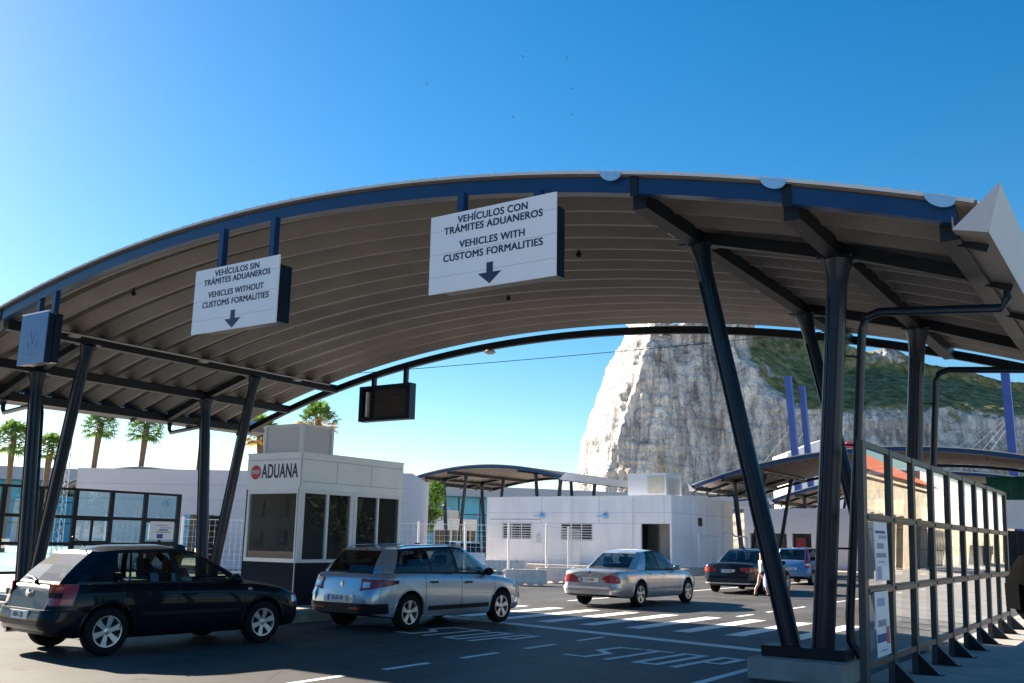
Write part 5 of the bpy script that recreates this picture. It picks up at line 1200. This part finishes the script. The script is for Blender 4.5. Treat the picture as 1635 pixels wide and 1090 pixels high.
# ---- silver estate
sp = dict(W=.895, r=.318, axles=(.93, 3.635), gy=(.55, 3.25), paint=carpaint('blue_silver_paint', (.40, .45, .52), .55, .28), bulge=.52, tumble=.035,
    st=[(0, .37, .84, .60, .90), (.04, .32, .93, .71, .965), (.14, .28, .975, .80, 1.0), (.28, .255, .985, .855, 1.005), (.48, .235, .995, .887, 1.01), (1.1, .20, .99, .895, 1.0), (2.0, .20, .965, .893, .985), (3.0, .20, .935, .893, .97), (3.35, .20, .92, .89, .975), (3.85, .21, .86, .87, .93), (4.2, .23, .79, .82, .85), (4.45, .27, .70, .73, .74), (4.56, .36, .58, .58, .61)],
    rake=[(0, .04), (.33, 0), (.62, 0), (.72, .06), (1.0, .13)],
    gh=[(0, .20, 1.0, 0, .56, 1.43, 'd'), (.57, .26, .99, .47, .60, 1.425, 'p'), (.745, .36, .995, .54, .68, 1.405, 'p'), (.782, .56, .99, .575, .86, 1.415, 'd'), (.79, 1.55, .98, .60, 1.52, 1.455, 'b'), (.79, 1.60, .978, .60, 1.57, 1.455, 'd'), (.79, 2.28, .965, .605, 2.22, 1.475, 'b'), (.79, 2.36, .963, .605, 2.30, 1.475, 'g'), (.775, 3.28, .94, .56, 2.66, 1.45, 'p'), (.74, 3.46, .945, .53, 2.78, 1.44, 'g'), (0, 3.75, .985, 0, 2.95, 1.46, 'p')],
    seats=(2.45, 1.5), doors=(1.34, 2.36, 3.40), decks=((3.62, .66),), handles=((1.56, .83), (2.56, .81)), mirror=(.93, 3.12, 1.0), style=(5, .06, .075, 2))
sp['handmat'] = M['blackp']; sp['mirmat'] = M['blackp']
meg, B = make_car('silver_estate', sp, 'silver blue estate car with yellow edged plate passing right beside the booth', 'car')
for sd in (-1, 1):
    b = MB(); B.patch(b, (.48, 1.24), lambda u: lerp(.70, .815, u), lambda u: lerp(.905, .875, u), .010, sd, 10, 4); tl = b.build('tail_lamp', M['redlens'], meg, smooth=40)
    b = MB(); B.patch(b, (.53, .68), .755, .85, .013, sd, 4, 3); b.build('clear_lamp', M['clearl'], tl, smooth=40)
    b = MB(); B.patch(b, (1.12, 1.235), .82, .872, .013, sd, 3, 3); b.build('smoked_lamp', M['blackp'], tl, smooth=40)
    b = MB(); B.patch(b, (.30, .60), .385, .42, .034, sd, 4, 1); b.build('reflector', M['redlens'], meg)
    b = MB(); B.patch(b, (1.42, 3.2), .33, .41, .012, sd, 24, 2, 'y'); b.build('side_moulding', M['blackp'], meg, smooth=40)
    b = MB(); B.patch(b, (4.1, 4.36), .66, .80, .008, sd, 6, 3, 'y'); b.build('headlamp', M['clearl'], meg, smooth=40)
    b = MB(); b.tube([(sd * .60, .8, 1.44), (sd * .615, 1.0, 1.475), (sd * .62, 2.2, 1.50), (sd * .60, 2.6, 1.475)], .013, 6); b.build('roof_rail', sp['paint'], meg, smooth=40)
b = MB()
for sd in (-1, 1): B.patch(b, (0, 1.08), .315, .485, .022, sd, 20, 4)
b.build('rear_bumper', M['blackp'], meg, smooth=40)
b = MB()
for sd in (-1, 1): B.patch(b, (0, .36), .49, .63, .004, sd, 6, 3)
b.build('plate_recess', M['clearl'], meg)
plate(meg, B, .565, .50, '20-ID-83', M['plateb'], M['platey'], dy=-.014)
b = MB(); b.box(-.10, .10, .54, .60, 1.40, 1.435); b.build('brake_lamp', M['redlens'], meg)
b = MB(); b.prism([(-.035, .082, .80), (0, .082, .74), (.035, .082, .80), (0, .082, .86)], (0, -.014, 0)); b.build('tailgate_badge', M['chrome'], meg)
b = MB(); b.tube([(.05, .80, 1.45), (.05, .66, 1.58)], .007, 6); b.build('aerial', M['blackp'], meg)
finish(meg, B, -12.27, 13.95, 3.0)
# ---- silver saloon
sp = dict(W=.90, r=.32, axles=(1.13, 3.96), gy=(1.15, 3.55), paint=carpaint('warm_silver_paint', (.50, .50, .51), .6, .25), bulge=.55, tumble=.03,
    st=[(0, .34, .80, .64, .88), (.05, .30, .865, .755, .925), (.18, .265, .89, .835, .94), (.5, .24, .90, .885, .945), (1.1, .20, .905, .90, .95), (2.2, .20, .90, .90, .945), (3.2, .20, .885, .90, .94), (3.6, .20, .875, .895, .93), (4.1, .21, .83, .88, .88), (4.5, .23, .76, .82, .80), (4.72, .27, .69, .73, .71), (4.80, .36, .58, .60, .60)],
    rake=[(0, .05), (.3, 0), (.52, 0), (.60, .05), (.95, .09)],
    gh=[(0, .92, .94, 0, 1.62, 1.375, 'g'), (.60, .98, .94, .47, 1.68, 1.37, 'p'), (.74, 1.12, .925, .53, 1.82, 1.365, 'p'), (.775, 1.55, .915, .555, 1.95, 1.385, 'g'), (.785, 2.28, .91, .57, 2.30, 1.41, 'b'), (.785, 2.36, .91, .57, 2.38, 1.41, 'g'), (.775, 3.34, .895, .54, 2.85, 1.39, 'p'), (.74, 3.52, .90, .50, 2.96, 1.38, 'g'), (0, 3.76, .94, 0, 3.1, 1.40, 'p')],
    seats=(2.6, 1.75), doors=(1.50, 2.32, 3.42), decks=((3.66, .64), (.88, .7)), handles=((1.75, .82), (2.55, .81)), mirror=(.93, 3.18, .97), style=(5, .10, .15, 1))
merc, B = make_car('silver_saloon', sp, 'silver four door saloon driving away over the crosswalk stripes in the sun', 'car')
for sd in (-1, 1):
    b = MB(); B.patch(b, (.36, .86), .60, lambda u: .60 + .2 * sin(pi * (.22 + .6 * u)), .010, sd, 10, 4); tl = b.build('tail_lamp', M['redlens'], merc, smooth=40)
    b = MB(); B.patch(b, (.74, .85), .66, .71, .013, sd, 4, 2); b.build('amber_lamp', M['orange'], tl)
    b = MB(); B.patch(b, (1.52, 3.55), .42, .47, .010, sd, 24, 2, 'y'); b.build('side_moulding', M['inkgrey'], merc, smooth=40)
    b = MB(); B.patch(b, (4.4, 4.62), .60, .70, .008, sd, 6, 3, 'y'); b.build('headlamp', M['clearl'], merc, smooth=40)
b = MB()
for sd in (-1, 1): B.patch(b, (0, 1.0), .32, .515, .022, sd, 20, 5)
bump = b.build('rear_bumper', sp['paint'], merc, smooth=40)
b = MB()
for sd in (-1, 1): B.patch(b, (0, 1.0), .455, .49, .028, sd, 20, 1)
b.build('bumper_strip', M['inkgrey'], bump)
b = MB()
for sd in (-1, 1): B.patch(b, (0, .34), .60, .745, .003, sd, 6, 2)
b.build('plate_recess', M['blackp'], merc)
b = MB()
for sd in (-1, 1): B.patch(b, (0, .36), .748, .785, .02, sd, 6, 1)
b.build('boot_handle', sp['paint'], merc)
plate(merc, B, .67, .50, 'GG 8481', M['plateb'], dy=-.014)
b = MB(); b.lathe([(0, -.012), (.045, -.01), (.05, 0), (0, .004)], 20, 'y', (0, .06, .845)); b.build('boot_badge', M['chrome'], merc, smooth=40)
finish(merc, B, -12.28, 23.2, 1.5)
# ---- dark grey saloon
sp = dict(W=.925, r=.335, axles=(1.12, 4.01), gy=(1.15, 3.6), paint=carpaint('graphite_paint', (.022, .026, .034), .4, .25, .6), bulge=.56, tumble=.03,
    st=[(0, .37, .84, .64, .98), (.05, .32, .92, .765, 1.01), (.18, .275, .95, .855, 1.02), (.5, .24, .955, .912, 1.015), (1.1, .20, .95, .925, 1.0), (2.2, .20, .935, .925, .985), (3.3, .20, .91, .922, .965), (3.75, .20, .895, .915, .955), (4.2, .21, .84, .89, .90), (4.55, .23, .77, .83, .82), (4.76, .27, .70, .74, .73), (4.84, .36, .6, .6, .62)],
    rake=[(0, .06), (.34, 0), (.58, 0), (.66, .05), (1.0, .07)],
    gh=[(0, .88, 1.0, 0, 1.62, 1.43, 'd'), (.62, .94, .99, .48, 1.68, 1.425, 'p'), (.76, 1.1, .965, .54, 1.82, 1.415, 'p'), (.79, 1.6, .95, .565, 2.0, 1.435, 'd'), (.795, 2.32, .94, .58, 2.32, 1.46, 'b'), (.795, 2.4, .94, .58, 2.4, 1.46, 'd'), (.78, 3.4, .92, .55, 2.9, 1.44, 'p'), (.745, 3.58, .925, .51, 3.02, 1.43, 'g'), (0, 3.84, .965, 0, 3.16, 1.45, 'p')],
    seats=(2.65, 1.8), doors=(1.55, 2.36, 3.48), decks=((3.74, .66), (.84, .72)), handles=((1.78, .86), (2.6, .85)), mirror=(.96, 3.24, 1.0), style=(5, .10, .13, 1))
bmw, B = make_car('grey_saloon', sp, 'dark grey saloon with orange lit tail lamps waiting beyond the slanted front column', 'car')
for sd in (-1, 1):
    b = MB(); B.patch(b, (.42, 1.0), .70, lambda u: lerp(.84, .90, u), .010, sd, 10, 4); tl = b.build('tail_lamp', M['redlens'], bmw, smooth=40)
    b = MB(); B.patch(b, (.76, .90), .74, .83, .013, sd, 4, 3); b.build('amber_lamp', M['orange'], tl, smooth=40)
b = MB()
for sd in (-1, 1): B.patch(b, (0, 1.05), .33, .575, .022, sd, 20, 5)
b.build('rear_bumper', sp['paint'], bmw, smooth=40)
b = MB()
for sd in (-1, 1): B.patch(b, (.0, .95), .32, .36, .03, sd, 16, 1)
b.build('bumper_strip', M['clearl'], bmw)
plate(bmw, B, .74, .50, '1327 FJK', M['plateb'], dy=-.012)
b = MB(); b.prism([(-.03, 1.75, 1.455), (.03, 1.75, 1.455), (.02, 1.70, 1.52), (-.02, 1.70, 1.52)], (0, .16, 0)); b.build('aerial_fin', M['blackp'], bmw)
finish(bmw, B, -12.45, 32.85, -2.5)
# ---- small blue MPV, and a white one behind the fence
spv = dict(W=.80, r=.29, axles=(.52, 2.82), gy=(.3, 2.7), paint=carpaint('light_blue_paint', (.10, .21, .42), .35, .3), bulge=.5, tumble=.03,
    st=[(0, .39, .93, .62, 1.0), (.04, .33, .98, .72, 1.02), (.14, .27, 1.0, .785, 1.03), (.4, .23, 1.0, .797, 1.02), (1.2, .20, .985, .80, 1.01), (2.2, .20, .96, .80, 1.0), (2.65, .20, .95, .797, 1.0), (3.0, .22, .91, .785, .95), (3.3, .25, .82, .74, .85), (3.5, .30, .70, .66, .72), (3.56, .38, .6, .56, .62)],
    rake=[(0, .03), (.33, 0), (.6, 0), (.7, .05), (1.05, .07)],
    gh=[(0, .13, 1.03, 0, .30, 1.50, 'd'), (.55, .16, 1.02, .53, .33, 1.50, 'p'), (.68, .26, 1.01, .59, .42, 1.49, 'p'), (.70, .42, 1.005, .605, .52, 1.49, 'd'), (.71, 1.10, .995, .61, 1.14, 1.505, 'p'), (.71, 1.20, .993, .61, 1.22, 1.505, 'd'), (.71, 1.7, .985, .61, 1.68, 1.51, 'b'), (.71, 1.78, .983, .61, 1.75, 1.51, 'g'), (.70, 2.62, .97, .57, 2.1, 1.49, 'p'), (.665, 2.78, .97, .545, 2.2, 1.48, 'g'), (0, 2.98, 1.0, 0, 2.36, 1.50, 'p')],
    seats=(1.85, 1.05), doors=(.98, 1.74, 2.72), decks=((2.85, .56),), handles=((1.12, .86), (1.92, .85)), mirror=(.84, 2.5, 1.04), style=(6, .09, .12, 1))
fiat, B = make_car('blue_minicar', spv, 'small tall light blue car with high red tail lamps, ahead of the dark grey saloon', 'car')
for sd in (-1, 1):
    b = MB()
    P = []
    for z, x, y in ((1.02, .70, .19), (1.16, .67, .24), (1.32, .635, .31), (1.47, .60, .38)): P.append([(sd * (x - .09), y - .035, z), (sd * (x - .02), y - .02, z), (sd * (x + .015), y + .06, z), (sd * (x - .0), y + .12, z)])
    b.grid(P); B.patch(b, (.58, .82), .70, 1.0, .012, sd, 5, 4); o = b.build('tail_lamp', M['redlens'], fiat, smooth=50)
    b = MB(); B.patch(b, (.60, .78), .80, .88, .016, sd, 4, 2); b.build('clear_lamp', M['clearl'], o)
b = MB()
for sd in (-1, 1): B.patch(b, (0, .95), .36, .56, .022, sd, 16, 4)
b.build('rear_bumper', spv['paint'], fiat, smooth=40)
plate(fiat, B, .66, .48, '4052 GBD', M['plateb'])
finish(fiat, B, -13.45, 42.2, 1.0)
spw = dict(spv); spw['paint'] = carpaint('white_car_paint', (.70, .70, .70), 0, .3); spw.pop('handmat', None)
wcar, B = make_car('white_minicar', spw, 'white car half hidden behind the mesh fence and the silver estate', 'car', None)
for sd in (-1, 1):
    b = MB(); P = []
    for z, x, y in ((1.02, .70, .19), (1.2, .66, .26), (1.40, .615, .35)): P.append([(sd * (x - .09), y - .035, z), (sd * (x - .02), y - .02, z), (sd * (x + .015), y + .06, z), (sd * (x - .0), y + .12, z)])
    b.grid(P); b.build('tail_lamp', M['redlens'], wcar, smooth=50)
finish(wcar, B, -28.2, 38.6, -62)
# ---------------------------------------------------------------- people
def hand_chain(J, E, wrist, d, side, up, nm):
    """palm and five fingers as short chains off the wrist"""
    d, side, up = d.normalized(), side.normalized(), up.normalized()
    J[nm + 'p'] = (wrist + d * .05, (.030, .018)); E.append((nm, nm + 'p'))
    for k, (o, ln, lf) in enumerate(((-.024, .070, .85), (-.008, .082, .8), (.008, .077, .85), (.023, .060, .9))):
        a = wrist + d * .088 + side * o; J[f'{nm}f{k}'] = (a, .010); m_ = a + d * ln * .5 - up * ln * .18; J[f'{nm}g{k}'] = (m_, .0085); e = m_ + d * ln * .34 - up * ln * .36; J[f'{nm}h{k}'] = (e, .0075)
        E += [(nm + 'p', f'{nm}f{k}'), (f'{nm}f{k}', f'{nm}g{k}'), (f'{nm}g{k}', f'{nm}h{k}')]
    a = wrist + d * .03 - side * .034; J[nm + 't0'] = (a, .012); b = a + d * .035 - side * .016 - up * .012; J[nm + 't1'] = (b, .0095); E += [(nm, nm + 't0'), (nm + 't0', nm + 't1')]
def figure(t, J, E, zones, mats, name='body', root='pelvis'):
    """one skin surface over a jointed skeleton; every face takes the clothing of the nearest bone"""
    names = list(J); idx = {n: i for i, n in enumerate(names)}; me = bpy.data.meshes.new(name)
    me.from_pydata([J[n][0] for n in names], [(idx[a], idx[b]) for a, b in E], []); o = bpy.data.objects.new(name, me); COL.objects.link(o)
    sk = o.modifiers.new('s', 'SKIN'); sk.use_smooth_shade = True; sk.branch_smoothing = .4
    for n in names:
        r = J[n][1]; r = r if isinstance(r, tuple) else (r, r); v = me.skin_vertices[0].data[idx[n]]; v.radius = r; v.use_root = (n == root)
    ss = o.modifiers.new('d', 'SUBSURF'); ss.levels = ss.render_levels = 2
    dg = bpy.context.evaluated_depsgraph_get(); dg.update(); m2 = bpy.data.meshes.new_from_object(o.evaluated_get(dg)); o.modifiers.clear(); o.data = m2
    m2.materials.clear()
    for m in mats: m2.materials.append(m)
    bones = [(Vector(J[a][0]), Vector(J[b][0]), zones.get(b, zones.get(a, 0))) for a, b in E]
    for f in m2.polygons:
        best = 1e9; mi = 0
        for a, b, z in bones:
            ab = b - a; u = max(0, min(1, (f.center - a).dot(ab) / (ab.length_squared + 1e-9))); dd = (f.center - a - ab * u).length
            if dd < best: best, mi = dd, z
        f.material_index = mi; f.use_smooth = True
    o.parent = t; return o
def head_parts(t, body, c, fwd, s, hair, long=0.0):
    """eyes, nose, mouth, ears and hair about the head centre c facing fwd (s = head scale)"""
    fwd = Vector(fwd).normalized(); rt = fwd.cross(Vector((0, 0, 1))).normalized(); up = Vector((0, 0, 1))
    W = lambda a, b_, c_: c + rt * a * s + fwd * b_ * s + up * c_ * s
    b = MB()
    for sd in (-1, 1):
        b.tube([W(sd * .092, -.01, -.03), W(sd * .104, -.015, .0), W(sd * .098, -.015, .035)], [.010 * s, .016 * s, .012 * s], 8)
    b.tube([W(0, .098, .02), W(0, .122, -.02), W(0, .105, -.035)], [.008 * s, .015 * s, .010 * s], 8)
    b.build('nose_and_ears', M['skin'], t, smooth=60)
    b = MB()
    for sd in (-1, 1): b.tube([W(sd * .024, .098, .018), W(sd * .048, .092, .018)], .008 * s, 6)
    b.build('eyes', M['blackp'], t); b = MB(); b.tube([W(-.025, .099, -.062), W(0, .104, -.064), W(.025, .099, -.062)], .006 * s, 6); b.build('mouth', M['red'], t)
    P = []
    for i in range(17):
        a = -2.25 + 4.5 * i / 16; row = []
        for j in range(9):
            e = 1.5 - j / 8 * (1.75 + .2 * cos(a * 2)); r = .118 + .006 * sin(a * 9)
            p = W(sin(a) * cos(e) * r * .95, -cos(a) * cos(e) * r * 1.05 - .006, sin(e) * r * 1.08 + .02); row.append(p)
        if long:
            for q in range(1, 5): row.append(row[8] + (-up * long * q / 4 - fwd * .02 * q / 4) * 1.0 + rt * .008 * sin(i * 2.1 + q))
        P.append(row)
    b = MB(); b.grid(P); h = b.build('hair', hair, t, smooth=60); sd_ = h.modifiers.new('thick', 'SOLIDIFY'); sd_.thickness = .02
def V3(*a): return Vector(a)
def sitter(name, label, loc, rz, shirt, hair, s=1.0):
    t = thing(name, label, 'person', loc, rz, None); J = {}; E = []
    J['pelvis'] = (V3(0, 0, -.30), (.16, .12)); J['waist'] = (V3(0, -.03, -.12), (.15, .11)); J['chest'] = (V3(0, -.06, .10), (.17, .115)); J['neck0'] = (V3(0, -.06, .25), .07); J['neck'] = (V3(0, -.04, .31), .052); J['head'] = (V3(0, -.02, .42), (.078, .092)); J['crown'] = (V3(0, -.03, .50), (.07, .082))
    E += [('pelvis', 'waist'), ('waist', 'chest'), ('chest', 'neck0'), ('neck0', 'neck'), ('neck', 'head'), ('head', 'crown')]
    for sd, n in ((-1, 'l'), (1, 'r')):
        J[n + 'sh'] = (V3(sd * .19, -.05, .17), .062); J[n + 'el'] = (V3(sd * .25, .12, -.03), .046); J[n] = (V3(sd * .14, .36, .02), .031)
        E += [('chest', n + 'sh'), (n + 'sh', n + 'el'), (n + 'el', n)]; hand_chain(J, E, J[n][0], V3(-sd * .3, .6, .3), V3(sd, .3, 0), V3(0, -.3, 1), n)
        J[n + 'hip'] = (V3(sd * .1, .05, -.32), .095); J[n + 'kn'] = (V3(sd * .13, .45, -.28), .065); J[n + 'an'] = (V3(sd * .13, .62, -.62), .045); E += [('pelvis', n + 'hip'), (n + 'hip', n + 'kn'), (n + 'kn', n + 'an')]
    z = {k: (0 if k in ('neck', 'head', 'crown') or k[:2] in ('lp', 'rp', 'lf', 'rf', 'lg', 'rg', 'lt', 'rt') or (len(k) == 3 and k[1] == 'h') else 1) for k in J}
    for k in ('lhip', 'rhip', 'lkn', 'rkn', 'lan', 'ran'): z[k] = 2
    z['l'] = z['r'] = 0
    bd = figure(t, J, E, z, [M['skin'], shirt, M['trouser']]); head_parts(t, bd, V3(0, -.025, .44), (0, 1, 0), .92, hair)
    return t
M['trouser'] = pmat('dark_trousers', (.02, .022, .03), .9, var=.2, scale=8, spec=.1)
M['tee_blue'] = pmat('blue_shirt', (.06, .16, .35), .9, var=.15, scale=8); M['tee_red'] = pmat('rust_shirt', (.36, .12, .08), .9, var=.15, scale=8); M['tee_grey'] = pmat('grey_shirt', (.22, .22, .23), .9, var=.15, scale=8); M['tee_white'] = pmat('white_top', (.70, .72, .66), .9, var=.08, scale=8); M['maroon'] = pmat('maroon_shorts', (.10, .02, .025), .9, var=.2, scale=8); M['lav'] = pmat('lavender_cloth', (.34, .36, .72), .85, var=.2, scale=6); M['coat'] = pmat('black_coat', (.0018, .0018, .002), .95, var=.3, scale=8, spec=.02)
def in_car(car, x, y, z):
    a = car.rotation_euler.z; return (car.location.x + x * cos(a) - y * sin(a), car.location.y + x * sin(a) + y * cos(a), car.location.z + z)
sitter('person', 'driver in blue shirt at the wheel of the near black hatchback', in_car(golf, -.36, 2.06, .90), golf.rotation_euler.z, M['tee_blue'], M['hair'])
sitter('person', 'front passenger in rust shirt inside the near black hatchback', in_car(golf, .36, 2.10, .88), golf.rotation_euler.z, M['tee_red'], M['hair'])
sitter('person', 'driver in grey shirt at the wheel of the silver estate', in_car(meg, -.36, 2.46, .95), meg.rotation_euler.z, M['tee_grey'], M['hair'])
sitter('person', 'driver in grey shirt at the wheel of the silver saloon', in_car(merc, -.36, 2.62, .88), merc.rotation_euler.z, M['tee_grey'], M['fair'])
def walker(label, loc, rz, top, low, hair, s, stride=.26, bare=True, long=0.0, lean=0.0, arms=((.05, .0), (.12, -.1))):
    t = thing('person', label, 'person', loc, rz); J = {}; E = []; k = lambda x, y, z: V3(x * s, y * s + lean * max(0, z - .9) * s, z * s)
    r = lambda *a: tuple(q * s for q in a) if len(a) > 1 else a[0] * s
    J['pelvis'] = (k(0, 0, .93), r(.145, .10)); J['waist'] = (k(0, .0, 1.08), r(.125, .09)); J['chest'] = (k(0, -.01, 1.30), r(.155, .105)); J['neck0'] = (k(0, -.01, 1.44), r(.06)); J['neck'] = (k(0, .01, 1.50), r(.048)); J['head'] = (k(0, .03, 1.61), r(.074, .088)); J['crown'] = (k(0, .02, 1.69), r(.066, .078))
    E += [('pelvis', 'waist'), ('waist', 'chest'), ('chest', 'neck0'), ('neck0', 'neck'), ('neck', 'head'), ('head', 'crown')]
    for i, (sd, n) in enumerate(((-1, 'l'), (1, 'r'))):
        f = stride * sd; ey, hy = arms[i]
        J[n + 'sh'] = (k(sd * .175, -.01, 1.385), r(.055)); J[n + 'el'] = (k(sd * .22, ey, 1.10), r(.040)); J[n] = (k(sd * .22, hy + .12, .88), r(.028)); E += [('chest', n + 'sh'), (n + 'sh', n + 'el'), (n + 'el', n)]
        hand_chain(J, E, J[n][0], V3(0, .3, -1), V3(0, 1, .2) * (-1), V3(sd, 0, 0), n)
        J[n + 'hip'] = (k(sd * .09, 0, .88), r(.092)); J[n + 'kn'] = (k(sd * .095, f * .55 + .04, .49), r(.058)); J[n + 'ca'] = (k(sd * .095, f * .75 - .03, .34), r(.052)); J[n + 'an'] = (k(sd * .095, f - .02, .085), r(.035)); J[n + 'he'] = (k(sd * .095, f - .06, .035), r(.034)); J[n + 'to'] = (k(sd * .10, f + .13, .028), r(.036, .026))
        E += [('pelvis', n + 'hip'), (n + 'hip', n + 'kn'), (n + 'kn', n + 'ca'), (n + 'ca', n + 'an'), (n + 'an', n + 'he'), (n + 'an', n + 'to')]
    z = {q: 0 for q in J}
    for q in ('pelvis', 'lhip', 'rhip'): z[q] = 2
    for q in ('waist', 'chest', 'neck0', 'lsh', 'rsh'): z[q] = 1
    for q in ('lhe', 'lto', 'rhe', 'rto'): z[q] = 3
    if not bare:
        for q in ('lkn', 'rkn', 'lca', 'rca', 'lan', 'ran'): z[q] = 2
        for q in ('lel', 'rel', 'l', 'r'): z[q] = 1
    bd = figure(t, J, E, z, [M['skin'], top, low, M['blackp']]); head_parts(t, bd, k(0, .03, 1.63), (0, 1, 0), .92 * s, hair, long * s)
    return t
walker('girl with long fair hair, white top and maroon shorts walking beside the dark grey saloon', (-10.88, 30.75, .004), radians(-40), M['tee_white'], M['maroon'], M['fair'], .80, .24, True, .32, .06)
t = thing('shoulder_bag', 'lavender cloth bag carried at the side of the girl by the slanted column', 'bag', (-10.70, 30.70, .30), radians(-40))
b = MB(); P = []
for i in range(13):
    a = 2 * pi * i / 12; P.append([(.14 * cos(a) * q, .09 * sin(a) * q, z) for q, z in ((.15, .0), (.9, .02), (1.05, .15), (.95, .32), (.72, .45), (.3, .47))])
b.grid(P); b.build('pouch', M['lav'], t, smooth=60)
b = MB(); b.tube([(-.1, 0, .44), (-.08, 0, .58), (0, 0, .64), (.08, 0, .58), (.1, 0, .44)], .012, 6); b.build('strap', M['tee_white'], t)
walker('person in a black coat passing the braced glass screen, mostly out of view', (-.30, 6.62, .006), radians(-62), M['coat'], M['trouser'], M['hair'], 1.02, .22, False, 0, .05)
t = thing('backpack', 'bulging black backpack worn by the person in the black coat', 'backpack', (-.66, 6.45, .95), radians(-62))
b = MB(); P = []
for i in range(13):
    z = i / 12; w_ = .17 * (sin(pi * min(.97, .06 + z * .94)) ** .35); d_ = .125 * (sin(pi * min(.97, .08 + z * .86)) ** .4); row = []
    for k in range(24):
        a = 2 * pi * k / 24; ca, sa = cos(a), sin(a); row.append((w_ * (abs(ca) ** .7) * (1 if ca > 0 else -1), d_ * (abs(sa) ** .7) * (1 if sa > 0 else -1), .26 + z * .36))
    P.append(row)
b.grid(P, closed=True); b.add(P[0], [tuple(range(24))]); b.add(P[-1], [tuple(reversed(range(24)))]); b.build('pack', M['coat'], t, smooth=60)
b = MB(); b.prism([(-.1, -.135, .32), (.1, -.135, .32), (.1, -.135, .46), (-.1, -.135, .46)], (0, .03, 0)); b.build('pocket', M['coat'], t)
for sd in (-1, 1):
    b = MB(); b.tube([(sd * .09, .11, .60), (sd * .11, .2, .62), (sd * .12, .3, .5), (sd * .12, .2, .34), (sd * .1, .11, .30)], .014, 6); b.build('strap', M['blackp'], t, smooth=50)
